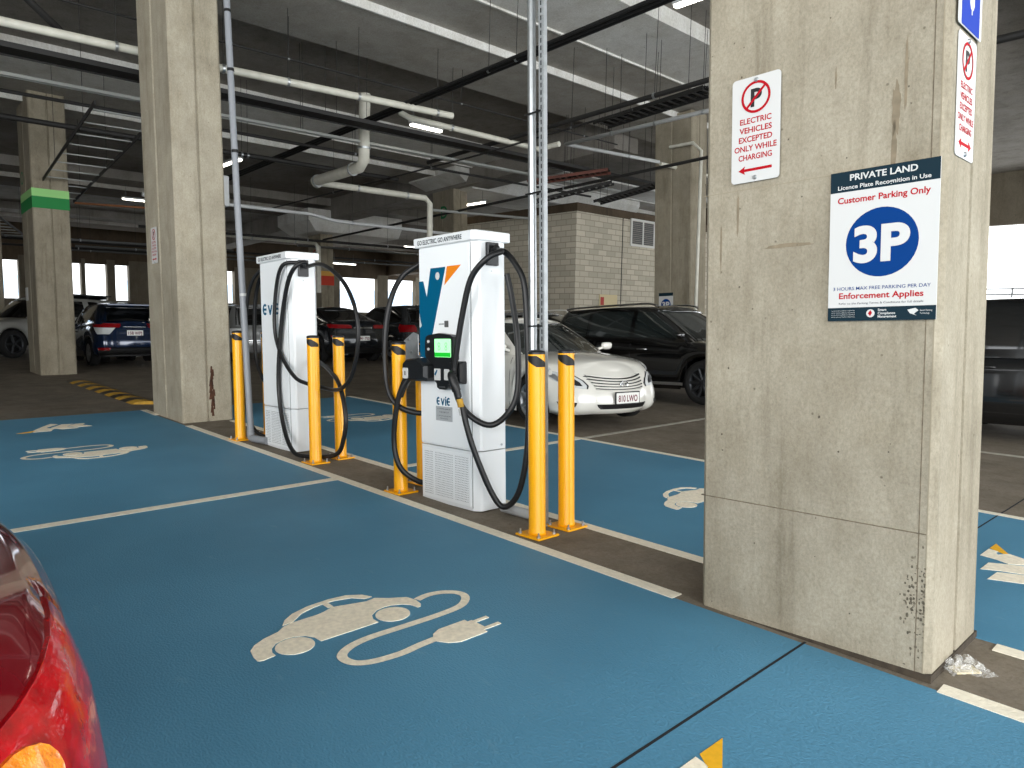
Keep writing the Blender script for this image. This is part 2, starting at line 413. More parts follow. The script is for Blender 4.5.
# ------------------------------------------------------------------ columns
def column(name, label, x0, x1, y0, y1, h, m, notch_front=True, group=None, side=True):
    cx, cy = (x0+x1)/2, (y0+y1)/2; a, b = (x1-x0)/2, (y1-y0)/2; c = .025; g = .018
    root = empty(name, (cx, cy, 0)); tag(root, label, 'column', group)
    pl = [(-a+c,-b)]
    if notch_front: pl += [(-.03-g,-b),(-.03,-b+g*1.4),(.0,-b+g*1.4),(g,-b)]
    pl += [(a-c,-b),(a,-b+c)]
    if side: pl += [(a,-g),(a-g*1.4,-g*.4),(a-g*1.4,g*.4),(a,g)]
    pl += [(a,b-c),(a-c,b),(-a+c,b),(-a,b-c),(-a,-b+c)]
    mb = MB(); mb.prism(pl, -.05, h); mb.build('shaft', m, root)
    return root, a, b
pil, pa, pb = column('concrete_pillar', 'big square-cut concrete pillar in the right foreground carrying the parking signs', -1.955, -.865, 3.225, 3.885, 6.75, M['pillar'], notch_front=False)
mb = MB(); mb.box(-pa-.001, pa-.03, -pb-.0012, -pb+.01, 2.13, 2.133); mb.box(pa-.03,pa-.026,-pb-.001,-pb+.01,0,4); mb.build('formwork_mark', M['joint_faint'], pil)
mb = MB()   # formwork joints and a raised fin on the long face, dirty skirt
mb.box(-pa-.001, pa-.03, -pb-.0015, -pb+.01, .6, .605)
mb.box(pa-.060, pa-.056, -pb-.0015, -pb+.01, 0, 4); 
mb.build('formwork_joint', M['joint_brown'], pil)
mb = MB(); mb.prism([(-pa-.004,-pb-.004),(pa+.006,-pb-.004),(pa+.006,pb+.004),(-pa-.004,pb+.004)], -.02, .012); mb.build('base_stain', M['foot_grime'], pil)
def blob(cx, cz_, w, h, seed, n=26):
    random.seed(seed); pts = []
    for i in range(n):
        a = 2*pi*i/n; rr = .75+.35*random.random(); pts.append((cx+w*rr*cos(a), cz_+h*rr*sin(a)))
    return pts
mat('damp', (132,120,100), .9, noise=.25, nscale=20); mat('crumble', (104,96,82), .95, noise=.6, nscale=60, bump=1.0)
mb = MB(); 
for i,(x,z,w,h) in enumerate(((.385,2.5,.007,.15),(.35,2.36,.018,.12),(.345,2.2,.011,.13),(-.36,2.02,.007,.11),(-.10,1.845,.13,.010),(-.45,1.86,.006,.12),(.1,2.55,.004,.05))): mb.plate(blob(x,z,w,h,i), -pb-.0012, .001)
mb.build('damp_stain', M['damp'], pil)
mb = MB()
for i in range(110):
    random.seed(100+i); x = pa-.06+random.gauss(0,.03); x = min(x, pa-.03); z = .31+random.gauss(0,.11)
    mb.plate(blob(x, max(.03,z), random.uniform(.0015,.006), random.uniform(.002,.009), i, 8), -pb-.0014, .001)
for i in range(40):
    random.seed(300+i); x = random.uniform(-pa,pa); z = random.uniform(.05,2.9); r = random.uniform(.002,.006)
    mb.plate(blob(x, z, r, r*1.2, i, 8), -pb-.0014, .001)
mb.build('chipped_patch', M['crumble'], pil)

colL, ca, cb_ = column('concrete_column', 'tall concrete column left of the chargers with a rust streak at its foot', -10.98, -9.74, 3.225, 3.885, 6.75, M['column_left'])
colL.rotation_quaternion = Quaternion((0,1,0), R(-.5)) @ QL
mb = MB()
for i in range(14):
    random.seed(i+50); z = .08+i*.045; y = .06+random.uniform(-.02,.02)
    w = .012+.02*random.random(); mb.add([(ca+.0015, y-w, z-.04),(ca+.0015, y+w, z-.04),(ca+.0015, y+w*.6, z+.05),(ca+.0015, y-w*.5, z+.05)], [(0,1,2,3)])
mb.build('rust_streak', M['rust'], colL)
colG, ga, gb = column('concrete_column', 'concrete column with two-tone green bands at the far left', -19.72, -18.45, 3.15, 3.85, 6.1, M['pillar_far'])
for z0, z1, m in ((3.62,3.87,'green_band'),(3.87,4.04,'green_light')):
    mb = MB(); mb.box(-ga-.003, ga+.003, -gb-.003, gb+.003, z0, z1); mb.build('painted_band', M[m], colG)
text('O', .3, M['letter_green'], colG, -ga*.55, 4.4, -gb-.003)
mb = MB(); mb.plate(rrect(-.62+.03,-.62+.3,1.65,1.95,.02), -gb-.01, .008); mb.build('small_plate', M['sign_white'], colG)
colS, sa, sb = column('concrete_column', 'concrete column cut by the left edge of the photo beside the silver ute', -28.9, -27.7, 3.15, 3.85, 5.8, M['pillar_far'])
colR, ra, rb = column('concrete_column', 'concrete column with a white downpipe behind the black wagon', -10.72, -9.66, 15.0, 15.68, 6.4, M['pillar_far'])
colD, da, db = column('concrete_column', 'concrete column lettered D seen above the near charger', -19.9, -18.75, 15.0, 15.6, 6.1, M['pillar_far'])
text('D', .42, M['letter_green'], colD, .06, 4.9, -db-.004, bold=.02, sx=.9)
colC, ka, kb = column('concrete_column', 'concrete column lettered C with yellow and red bands', -28.9, -27.8, 15.0, 15.6, 5.8, M['pillar_far'])
text('C', .4, M['letter_red'], colC, .05, 3.95, -kb-.004, bold=.01)
for z0, z1, m in ((2.6,3.0,'red_band'),(3.0,3.2,'yellow_band')):
    mb = MB(); mb.box(-ka-.003, ka+.003, -kb-.003, kb+.003, z0, z1); mb.build('painted_band', M[m], colC)
def capital(x0, x1, y0, y1, z0, z1, nm, label, m):
    global k
    cx, cy = (x0+x1)/2, (y0+y1)/2
    a, b, h = (x1-x0)/2, (y1-y0)/2, z1-z0
    mb = MB(); vs = [(-a*.8,-b*.8,0),(a*.8,-b*.8,0),(a*.8,b,0),(-a*.8,b,0),(-a,-b,h*.45),(a,-b,h*.45),(a,b,h*.45),(-a,b,h*.45),(-a,-b,h),(a,-b,h),(a,b,h),(-a,b,h)]
    mb.add(vs, [(0,3,2,1),(0,1,5,4),(1,2,6,5),(2,3,7,6),(3,0,4,7),(4,5,9,8),(5,6,10,9),(6,7,11,10),(7,4,8,11),(8,9,10,11)]); o = mb.build('trim_%d' % k, m, None, (cx,cy,z0)); o.rotation_mode = 'QUATERNION'; o.rotation_quaternion = QL; o['kind'] = 'structure'; o['label'] = label; k += 1
capital(-20.6,-18.1,14.4,24,5.55,6.4,'drop_panel','pale grey drop panel and band over the column lettered D',M['beam_light'])
capital(-29.8,-27.0,14.0,18.5,4.75,5.6,'drop_panel','pale grey drop panel over the column lettered C',M['beam_light'])

# ------------------------------------------------------------------ painted lines and marks
def line(label, x0, x1, y0, y1, m='white_paint', z=.0055, group=None):
    mb = MB(); mb.flat([(x0,y0),(x1,y0),(x1,y1),(x0,y1)], z, .004); return tag(mb.build('painted_line', M[m]), label, 'line', group)
line('long white line along the near edge of the kerb strip', -9.5, -2.09, 3.165, 3.255)
line('short white line on the left behind the tall column edge', -11.38, -10.72, 3.165, 3.255)
line('white line at the lower right in front of the litter', -.82, 9, 3.165, 3.255)
line('long white line along the far edge of the kerb strip behind the bollards', -9.6, -1.96, 3.775, 3.865)
line('white line at the right edge behind the litter', -.77, 9, 3.775, 3.865)
line('white line between the two near blue bays on the left', -5.72, -5.62, -3, 3.165)
line('white line dividing the blue bays behind the near charger', -5.77, -5.67, 3.865, 6.5)
line('far white line where the blue bays meet the aisle', -11.2, 9, 6.5, 6.58)
line('worn white line running from the blue bays to the black wagon', -5.76, -5.68, 6.58, 12, 'old_white', .003)
line('worn white line under the dark vehicle at the right edge', -3, 9, 9.55, 9.65, 'old_white', .003)
line('worn white line on the concrete beside the column at far left', -24.5, -19.5, 2.2, 2.3, 'old_white', .003)

# electric-car stencil: u runs from nose to tail plug, v from wheels to roof
def ev_mark(label, fn):
    root = empty('floor_marking', (*fn(.45,.2), 0), 0, False); tag(root, label, 'floor marking', None)
    ox, oy = fn(.45,.2)
    def T(pts): return [(fn(u,v)[0]-ox, fn(u,v)[1]-oy) for u, v in pts]
    car = [(.0,.10),(.015,.17),(.05,.21),(.11,.245),(.19,.27),(.235,.305),(.28,.32),(.42,.325),(.46,.335),(.52,.36),(.62,.33),(.69,.31),(.745,.32),
           (.80,.27),(.88,.22),(.895,.16),(.885,.10),(.865,.075),(.848,.075),(.838,.125),(.81,.16),(.76,.185),(.72,.19),(.67,.18),(.62,.145),(.60,.10),(.60,.055),
           (.295,.055),(.29,.11),(.265,.15),(.225,.175),(.18,.18),(.13,.165),(.095,.13),(.08,.09),(.08,.06),(.02,.05),(.0,.06)]
    mb = MB(); z = .0055
    mb.flat(T(car), z, .004)
    mb.flat(T([(.235,.32),(.27,.37),(.33,.415),(.43,.45),(.55,.462),(.65,.45),(.72,.40),(.745,.345),(.70,.345),(.655,.40),(.57,.425),(.53,.425),(.53,.365),(.50,.365),(.50,.425),(.44,.415),(.37,.39),(.315,.345),(.29,.325)]), z, .004)
    for c in (.185,.705): mb.flat(T([(c+.087*cos(2*pi*i/28), .088+.082*sin(2*pi*i/28)) for i in range(28)]), z+.0004, .004)
    mb.build('car_symbol', M['marking'], root)
    mb = MB(); pts = [(.90,.155),(.98,.17),(1.06,.15),(1.115,.10),(1.125,.04),(1.08,-.02),(1.0,-.06),(.85,-.07),(.65,-.065),(.48,-.06),(.37,-.08),(.30,-.125),(.285,-.18),(.31,-.235),(.38,-.27),(.50,-.285),(.60,-.275),(.70,-.27)]
    P = [Vector(p) for p in pts]; Q = []
    for i in range(len(P)-1):
        a, b, c, d = P[max(i-1,0)], P[i], P[i+1], P[min(i+2,len(P)-1)]
        for q in range(4):
            t = q/4; Q.append(.5*((2*b)+(c-a)*t+(2*a-5*b+4*c-d)*t*t+(3*b-a-3*c+d)*t**3))
    Q.append(P[-1]); l = []; r = []
    for i, p in enumerate(Q):
        d = (Q[min(i+1,len(Q)-1)]-Q[max(i-1,0)]).normalized(); n = Vector((-d.y, d.x))*.0225
        l.append(p+n); r.append(p-n)
    Lp, Rp = T(l), T(r)
    for i in range(len(Q)-1): mb.add([(*Lp[i],z+.0002),(*Lp[i+1],z+.0002),(*Rp[i+1],z+.0002),(*Rp[i],z+.0002)], [(0,3,2,1)])
    mb.build('cable_symbol', M['marking'], root)
    mb = MB(); mb.flat(T([(.69,-.265),(.72,-.225),(.77,-.20),(.93,-.20),(.93,-.225),(.955,-.225),(.955,-.345),(.93,-.345),(.93,-.37),(.77,-.37),(.72,-.34),(.69,-.295)]), z+.0006, .004)
    for v in (-.245,-.335): mb.flat(T([(.95,v-.012),(1.04,v-.012),(1.04,v+.012),(.95,v+.012)]), z+.0006, .004)
    mb.build('plug_symbol', M['marking'], root)
ev_mark('large white electric car and plug stencil in the near middle bay', lambda u, v: (-2.805-v, 1.225+u))
ev_mark('white electric car stencil upside down in the left bay', lambda u, v: (-8.42+v, 2.37-u))
ev_mark('white electric car stencil seen between the bollards behind the far charger', lambda u, v: (-8.85+v, 5.95-u))
ev_mark('white electric car stencil partly hidden by the pillar in the far bay', lambda u, v: (-3.03-v, 4.69+u))
def bird_mark(label, fn):
    root = empty('floor_marking', (*fn(0,0), 0), 0, False); tag(root, label, 'floor marking')
    ox, oy = fn(0,0)
    T = lambda pts: [(fn(*p)[0]-ox, fn(*p)[1]-oy) for p in pts]
    mb = MB(); z = .0055
    mb.flat(T([(0,0),(.002,.192),(.035,.185),(.062,.176),(.055,.14),(.075,.096),(.12,.172),(.21,.13),(.42,.02),(.62,-.1),(.52,-.16),(.31,.0),(.24,-.01),(.165,-.06),(.09,-.02)]), z, .004)
    mb.flat(T([(.074,-.30),(.076,-.128),(.165,-.075),(.245,-.035),(.5,-.2),(.46,-.32),(.276,-.21),(.16,-.25)]), z, .004)
    mb.flat(T([(.15,-.465),(.158,-.288),(.282,-.225),(.45,-.34),(.44,-.45),(.315,-.395)]), z, .004)
    mb.build('wing_symbol', M['marking'], root)
    mb = MB(); mb.flat(T([(.003,.216),(.006,.36),(.116,.17),(.092,.148)]), z, .004); mb.build('beak_symbol', M['marking_yellow'], root)
bird_mark('white and yellow bird logo painted at the right edge behind the pillar', lambda u, v: (-1.185+u, 5.287+v))
bird_mark('white and yellow bird logo cut by the bottom edge of the photo', lambda u, v: (-1.239+u, 1.862+v))
bird_mark('white bird logo at the far end of the left blue bay', lambda u, v: (-10.05-u, 1.80-v))

# speed hump
hp = empty('speed_hump', (-14.3, 3.45, 0), 0, False); tag(hp, 'low black and yellow striped speed hump beside the tall left column', 'speed hump')
n = 14; L_ = 4.5
for i in range(n):
    mb = MB(); x0 = -L_/2+L_*i/n; x1 = x0+L_/n; prof = [(-.19,0),(-.13,.03),(-.05,.05),(.05,.05),(.13,.03),(.19,0)]
    vs = [(x+ (.12*(p[0]/.19)), p[0], p[1]) for x in (x0,x1) for p in prof]; m_ = len(prof)
    mb.add(vs, [(j, j+1, m_+j+1, m_+j) for j in range(m_-1)] + [tuple(reversed(range(m_))), tuple(range(m_,2*m_))])
    mb.build('hump_segment', M['yellow_dirty' if i % 2 else 'black_rubber'], hp)

# ------------------------------------------------------------------ bollards
def make_bollard():
    r = empty('bollard', (0,0,0)); h = 1.258
    mb = MB(); mb.lathe([(.0,.01),(.062,.01),(.0605,.03),(.058,.04),(.058,h-.012)], 32); mb.build('post', M['safety_yellow'], r)
    mb = MB(); mb.lathe([(.0595,h-.02),(.0605,h-.006),(.055,h+.002),(.035,h+.008),(.0,h+.01)], 32); mb.build('cap', M['black_plastic'], r)
    mb = MB(); mb.box(-.115,.115,-.1,.1,.0,.014,.004); mb.build('base_plate', M['safety_yellow'], r)
    for sx in (-1,1):
        for sy in (-1,1):
            mb = MB(); mb.cyl((sx*.088,sy*.075,.014),(sx*.088,sy*.075,.024),.013,n=6,smooth=False); mb.cyl((sx*.088,sy*.075,.024),(sx*.088,sy*.075,.045),.0065,n=8)
            mb.build('anchor_bolt', M['steel'], r)
    mb = MB()   # diagonal black stripe wrapped round the head
    n = 48; vs = []; fs = []
    for i in range(n+1):
        a = -.75*pi + i*2*pi/n; u = (i/n*2) % 1 if i < n else 1           # one stripe on each half
        if i == n//2: last = 2
        zt = h-.03-max(0,(u-.5)/.5)*.055; zb = h-.05-min(1,u/.5)*.055; vs += [(.0588*cos(a), .0588*sin(a), zt), (.0588*cos(a), .0588*sin(a), zb)]
        if i and u > (last or 0): fs.append((2*i-2,2*i,2*i+1,2*i-1))
        last = u
    mb.add(vs, fs, True); mb.build('reflective_stripe', M['black_tape'], r)
    return r
bproto = make_bollard(); first = True
BL = {(-3.34,3.40):'yellow bollard right of the near charger standing in front of the grey poles', (-3.345,3.70):'yellow bollard right of the near charger, rear one next to the white sedan',
      (-4.92,3.365):'yellow bollard left of the near charger under its hanging hose', (-5.06,3.70):'yellow bollard mostly hidden behind the left edge of the near charger',
      (-6.42,3.375):'yellow bollard in front of the right corner of the far charger', (-6.48,3.69):'yellow bollard between the far charger and the near one, rear of its pair',
      (-8.12,3.32):'yellow bollard beside the tall column left of the far charger', (-8.25,3.72):'yellow bollard hidden behind the left side of the far charger'}
for (x, y), lb in BL.items():
    o = bproto if first else copy_tree(bproto); first = False
    o.location = (x, y, 0); tag(o, lb, 'bollard', 'yellow bollards on the kerb strip')

# ------------------------------------------------------------------ chargers
def wordmark(parent, cx, cz_, h, w):
    """rounded capital lettering of the operator: E with curved back, V, I, E"""
    mb = MB(); t = h*.24; y = -.0085; u = w/3.5
    def cur(x0):
        n = 18; R0 = h/2; pts = []
        a0, a1 = radians_(50), radians_(310)
        out = [(x0+u*.42+ (u*.46)*cos(a0+(a1-a0)*i/n), cz_+R0*sin(a0+(a1-a0)*i/n)) for i in range(n+1)]
        inn = [(x0+u*.42+ (u*.46-t)*cos(a0+(a1-a0)*i/n), cz_+(R0-t*.8)*sin(a0+(a1-a0)*i/n)) for i in range(n+1)]
        for i in range(n): mb.plate([out[i],out[i+1],inn[i+1],inn[i]], y, .001)
        mb.plate([(x0+.1*u,cz_-t*.4),(x0+.72*u,cz_-t*.4),(x0+.72*u,cz_+t*.4),(x0+.1*u,cz_+t*.4)], y, .001)
    x = cx-w/2; cur(x)
    x += u*1.0; mb.plate([(x,cz_+h*.36),(x+t,cz_+h*.36),(x+u*.45,cz_-h*.12),(x+u*.72,cz_+h*.36),(x+u*.95,cz_+h*.36),(x+u*.56,cz_-h*.5),(x+u*.36,cz_-h*.5)], y, .001)
    x += u*1.05; mb.plate([(x,cz_-h*.5),(x+t,cz_-h*.5),(x+t,cz_+h*.3),(x,cz_+h*.3)], y, .001); mb.plate(disc_pts(x+t/2,cz_+h*.48,t*.5,n=10), y, .001)
    cur(x+t*1.4); return mb.build('lettering', M['evie_teal'], parent)
radians_ = R
def make_charger(label, x, y, near):
    W_, D_, H_ = .71, .31, 2.03
    r = empty('charging_station', (x, y, 0)); tag(r, label, 'charger', None)
    c = .05; a = W_/2
    pl = [(-a+.008,0),(a-c-.01,0),(a-.01,.03),(a,.05),(a,D_-.03),(a-.03,D_),(-a+.03,D_),(-a,D_-.03),(-a,.02)]
    mb = MB(); mb.prism(pl, .46, H_); mb.build('cabinet_body', M['cabinet_white'], r)
    mb = MB(); mb.prism(pl, .0, .452); mb.build('lower_cabinet', M['cabinet_white'], r)
    mb = MB(); mb.plate([(-a+.012,.475),(a-c-.03,.475),(a-c-.03,H_-.01),(-a+.012,H_-.01)], -.006, .008); fd = mb.build('front_door', M['cabinet_front'], r)
    mb = MB(); mb.prism([(-a-.025,-.03),(a-.02,-.03),(a+.012,.0),(a+.012,D_+.02),(-a-.025,D_+.02)], H_, H_+.075, .006); mb.build('canopy', M['cabinet_white'], r)
    text('GO ELECTRIC, GO ANYWHERE', .036, M['sign_teal'], r, -.05, H_+.036, -.032, width=.56, bold=.02)
    # lower grille: rows of slots
    mb = MB(); mb.plate([(-a+.02,.03),(a-c-.03,.03),(a-c-.03,.43),(-a+.02,.43)], -.005, .007); mb.build('lower_panel', M['cabinet_front'], r)
    for g0, g1 in ((-.305,-.195),(-.165,.055),(.09,.245)):
        mb = MB()
        xx = g0
        while xx < g1:
            for i in range(20):
                z = .055+i*.0178; mb.plate([(xx,z),(xx+.009,z+.006),(xx+.009,z+.0095),(xx,z+.0035)], -.0062, .001)
            xx += .0165
        mb.build('ventilation_grille', M['louvre'], r)
    mb = MB(); mb.box(a-.006,a+.004,.06,D_-.02,.0,.0); 
    # side trim seams
    mb = MB(); mb.box(a-c-.012,a-c-.008,-.0015,.01,.02,H_-.01); mb.build('door_gap', M['dull_steel'], r)
    for s in ((1, a),(-1,-a)):
        mb = MB(); mb.box(min(s[1],s[1]+s[0]*.035), max(s[1],s[1]+s[0]*.035), .09, .20, H_-.18, H_-.01, .006); hk = mb.build('hose_holder', M['black_plastic'], r)
        mb = MB(); mb.cyl((s[1]+s[0]*.02,.145,H_-.07),(s[1]+s[0]*.075,.145,H_-.05),.03,.026,n=14); mb.build('hose_gland', M['black_rubber'], hk)
    mb = MB(); mb.cyl((a,.24,.49),(a+.006,.24,.49),.009,n=10); mb.cyl((a,.15,H_-.22),(a+.005,.15,H_-.22),.006,n=10); mb.build('lock', M['steel'], r)
    mb = MB(); mb.plate([(.235,1.55),(.245,1.55),(.245,1.80),(.235,1.80)], -.008, .001)
    if near:
        # big bird emblem: lettered mark of the operator, cropped by the panel edge
        mb = MB(); mb.plate([(-.345,1.16),(-.27,1.15),(-.235,1.17),(-.215,1.22),(-.21,1.29),(-.17,1.36),(.0,1.86),(-.19,1.86),(-.245,1.635),(-.29,1.765),(-.345,1.765)], -.0085, .002); mb.build('emblem', M['evie_teal'], r)
        mb = MB(); mb.plate([(.02,1.862),(.19,1.862),(-.015,1.72)], -.0085, .002); mb.build('emblem_beak', M['evie_orange'], r)
        mb = MB(); mb.plate(disc_pts(-.10,1.795,.026,.03), -.0095, .001); mb.plate([(-.345,1.51),(-.335,1.46),(-.315,1.41),(-.335,1.395),(-.345,1.40)], -.0095, .001); mb.build('emblem_eye', M['sign_white'], r)
        wordmark(r, -.04, .815, .065, .185)
        mb = MB(); mb.plate([(-.145,.66),(.065,.66),(.065,.775),(-.145,.775)], -.0072, .001); nl = mb.build('notice_label', M['grille_grey'], r)
        text('CUSTOMER SUPPORT', .010, M['sign_black'], nl, -.04, .755, -.0085, width=.17); text('AVAILABLE 24/7', .010, M['sign_black'], nl, -.04, .73, -.0085, width=.12)
        text('STOP CHARGING BEFORE', .008, M['sign_black'], nl, -.04, .70, -.0085, width=.17); text('UNPLUGGING', .008, M['sign_black'], nl, -.04, .68, -.0085, width=.1)
        mb = MB(); mb.plate(rrect(-.02,.03,1.395,1.445,.004), -.0085,.001)
        for i in range(5): mb.plate([(-.09+i*.014,1.415),(-.082+i*.014,1.415),(-.082+i*.014,1.425),(-.09+i*.014,1.425)],-.0085,.001)
        mb.build('small_text_strip', M['louvre'], r)
        # terminal
        mb = MB(); mb.plate([(-.2,1.28),(-.19,1.32),(-.16,1.335),(-.02,1.35),(.12,1.335),(.15,1.32),(.155,1.15),(.13,1.13),(.13,.98),(.09,.955),(.085,.93),(.06,.915),(-.02,.915),(-.05,.93),(-.055,.96),(-.09,.985),(-.09,1.10),(-.17,1.145),(-.2,1.17)], -.065, .065)
        tm = mb.build('terminal', M['black_plastic'], r)
        mb = MB(); mb.plate(rrect(-.07,.13,1.165,1.305,.006), -.069, .004); sc_ = mb.build('screen', M['screen_green'], tm)
        mb = MB(); mb.plate([(-.068,1.168),(.128,1.168),(.128,1.2),(-.068,1.2)], -.0705, .001); mb.build('status_bar', M['screen_dark_green'], sc_)
        mb = MB()
        for cx in (-.012,.075):
            for zz in (1.262,1.232): ring_plate(mb, cx, zz, .011, .015, -.0705, 16)
        mb.build('socket_icons', M['louvre'], sc_)
        mb = MB(); 
        for zz in (1.285,1.225): mb.cyl((-.15,-.072,zz),(-.15,-.064,zz),.012,n=16)
        mb.build('indicator_light', M['sign_white'], tm)
        mb = MB(); mb.plate(rrect(-.075,-.0,.985,1.075,.008), -.072, .006); pr = mb.build('card_reader', M['sign_white'], tm)
        mb = MB(); mb.plate([(-.072,1.03),(-.055,1.02),(-.03,1.065),(-.045,1.065)], -.0735, .001); mb.build('reader_mark', M['evie_teal'], pr)
        mb = MB(); mb.plate([(-.025,.93),(.055,.93),(.05,.94),(-.02,.94)], -.068,.003); mb.build('card_slot', M['dull_steel'], tm)
        # left connector dock (protrudes) and right connector dock
        def dock(pl, y0, y1, nm):
            mb = MB(); n = len(pl); vs = [(p[0]*1.0,y0,p[1]) for p in pl]; cx = sum(p[0] for p in pl)/n; cz2 = sum(p[1] for p in pl)/n
            vs = [(cx+(p[0]-cx)*.86, y0, cz2+(p[1]-cz2)*.86) for p in pl] + [(p[0],y0+.03,p[1]) for p in pl] + [(p[0],y1,p[1]) for p in pl]
            fs = [tuple(range(n))] + [(k_*n+(i+1)%n, k_*n+i, (k_+1)*n+i, (k_+1)*n+(i+1)%n) for k_ in (0,1) for i in range(n)]
            mb.add(vs, fs); return mb.build(nm, M['black_plastic'], r, weld=True)
        d1 = dock([(-.435,.965),(-.13,.975),(-.11,1.0),(-.11,1.095),(-.13,1.11),(-.235,1.155),(-.38,1.145),(-.43,1.11)], -.14, .02, 'connector_dock')
        mb = MB(); mb.plate(rrect(-.40,-.33,.99,1.075,.01), -.145, .006); pl1 = mb.build('dock_plate', M['sign_white'], d1); 
        mb = MB(); mb.plate(rrect(-.372,-.358,1.015,1.05,.004,3), -.1465, .001); mb.build('socket_icon', M['sign_black'], pl1)
        d2 = dock([(.10,.965),(.235,.965),(.245,.975),(.245,1.125),(.235,1.135),(.10,1.135)], -.07, .0, 'connector_dock')
        mb = MB(); mb.plate(rrect(.055,.115,.99,1.075,.01), -.076, .006); mb.build('dock_plate', M['sign_white'], d2)
        # plugs
        mb = MB(); mb.tube([(.19,-.10,1.04),(.22,-.13,1.03),(.25,-.13,.97),(.262,-.12,.92)], .034, 12); mb.tube([(.262,-.12,.93),(.272,-.11,.87)], .026, 12, 1); pg = mb.build('charging_plug', M['black_rubber'], r)
        mb = MB(); mb.cyl((.275,-.105,.86),(.285,-.098,.80),.0245,n=14); mb.build('yellow_tag', M['yellow_dirty'], pg)
        mb = MB(); mb.cyl((.286,-.097,.79),(.294,-.09,.74),.0242,n=14); mb.build('white_tag', M['sign_white'], pg)
        mb = MB(); mb.tube([(-.37,-.06,1.02),(-.40,-.09,1.0),(-.43,-.11,.94),(-.465,-.13,.84)], .03, 12); mb.build('charging_plug', M['black_rubber'], r)
        # bracket wing with bolts beyond the left edge
        mb = MB(); mb.plate([(-.90,.95),(-.84,.86),(-.65,1.08),(-.65,1.34),(-.72,1.36),(-.84,1.30),(-.94,1.22)], .19, .01); mb.bar((-.345,.2,1.12),(-.68,.2,1.14),.02,.05); wg = mb.build('side_bracket', M['galv'], r)
        mb = MB()
        for bx, bz in ((-.86,1.22),(-.78,1.30),(-.75,1.19),(-.83,1.11),(-.75,1.08),(-.88,1.02)): mb.cyl((bx,.19,bz),(bx,.175,bz),.011,n=8)
        mb.build('bracket_bolts', M['steel'], wg)
    else:
        wordmark(r, -.08, 1.52, .125, .43)
        mb = MB(); mb.box(a,a+.03,.2,.28,.78,1.1,.008); mb.build('spare_plug', M['sign_white'], r)
    return r
CH1 = make_charger('white charging station with a large teal bird emblem and green screen', -4.345, 3.425, True)
CH2 = make_charger('white charging station further back, left of the near one, without a screen', -7.335, 3.425, False)
bpy.context.view_layer.update()
def hose(parent, pts, r, label=None):
    """points given in the place's own metres, stored in the charger's space"""
    mi = (Matrix.Translation(parent.location) @ parent.rotation_quaternion.to_matrix().to_4x4()).inverted()
    mb = MB(); mb.tube([mi @ Vector(p) for p in pts], r, 12, 6); o = mb.build('charging_hose', M['black_rubber'], parent)
    return o
# near, right side: the loop that hangs over the front, and the long one to the plug
hose(CH1, [(-3.99,3.57,1.97),(-3.86,3.50,1.95),(-3.88,3.39,1.90),(-4.0,3.34,1.76),(-4.09,3.335,1.5),(-4.16,3.335,1.2),(-4.18,3.335,1.04),(-4.14,3.34,.87),(-4.02,3.36,.75),(-3.88,3.44,.69),(-3.82,3.56,.78),(-3.79,3.62,.95),(-3.83,3.65,1.3),(-3.92,3.67,1.62),(-3.97,3.66,1.8)], .0225)
hose(CH1, [(-3.98,3.57,1.97),(-3.90,3.58,1.95),(-3.80,3.59,1.86),(-3.72,3.6,1.72),(-3.68,3.6,1.39),(-3.65,3.6,.89),(-3.64,3.58,.5),(-3.69,3.55,.2),(-3.79,3.5,.085),(-3.87,3.44,.2),(-3.96,3.35,.5),(-4.02,3.32,.70),(-4.055,3.32,.81)], .0225)
hose(CH1, [(-4.78,3.57,1.96),(-4.91,3.53,1.9),(-5.02,3.44,1.80),(-5.03,3.34,1.62),(-5.03,3.285,1.36),(-5.02,3.275,1.02),(-4.94,3.275,.81),(-4.84,3.34,.71),(-4.74,3.48,.68),(-4.71,3.56,.75)], .0225)
hose(CH1, [(-4.74,3.34,1.0),(-4.80,3.30,.90),(-4.85,3.275,.75),(-4.885,3.27,.46),(-4.83,3.28,.26),(-4.76,3.36,.15),(-4.72,3.5,.1),(-4.71,3.58,.25)], .0225)
hose(CH2, [(-6.97,3.57,1.96),(-6.85,3.50,2.0),(-6.85,3.40,1.95),(-6.98,3.38,1.8),(-7.13,3.385,1.46),(-7.23,3.385,.98),(-7.24,3.385,.62),(-7.09,3.36,.29),(-6.85,3.33,.08),(-6.65,3.36,.035),(-6.3,3.52,.08),(-6.18,3.55,.26),(-6.16,3.56,.5),(-6.35,3.6,.78),(-6.7,3.66,.92),(-6.93,3.67,.98)], .0225)
hose(CH2, [(-6.95,3.57,1.96),(-6.6,3.53,1.97),(-6.3,3.5,1.90),(-6.04,3.5,1.75),(-5.86,3.5,1.51),(-5.82,3.5,1.23),(-5.92,3.5,.93),(-6.09,3.5,.78),(-6.32,3.52,.73),(-6.5,3.5,.74),(-6.68,3.42,.77),(-6.86,3.375,.83),(-7.17,3.38,1.04),(-7.31,3.38,1.32),(-7.26,3.38,1.73),(-7.1,3.38,1.97),(-6.98,3.5,2.0)], .02)
hose(CH2, [(-7.78,3.57,1.96),(-7.92,3.52,1.9),(-8.04,3.5,1.68),(-8.1,3.5,1.3),(-8.06,3.5,.93),(-7.89,3.5,.72),(-7.72,3.56,.6)], .0225)
hose(CH2, [(-7.76,3.5,2.0),(-7.92,3.42,1.85),(-8.05,3.4,1.59),(-8.12,3.4,1.11),(-8.10,3.4,.36),(-7.9,3.41,.12),(-7.68,3.5,.06)], .02)

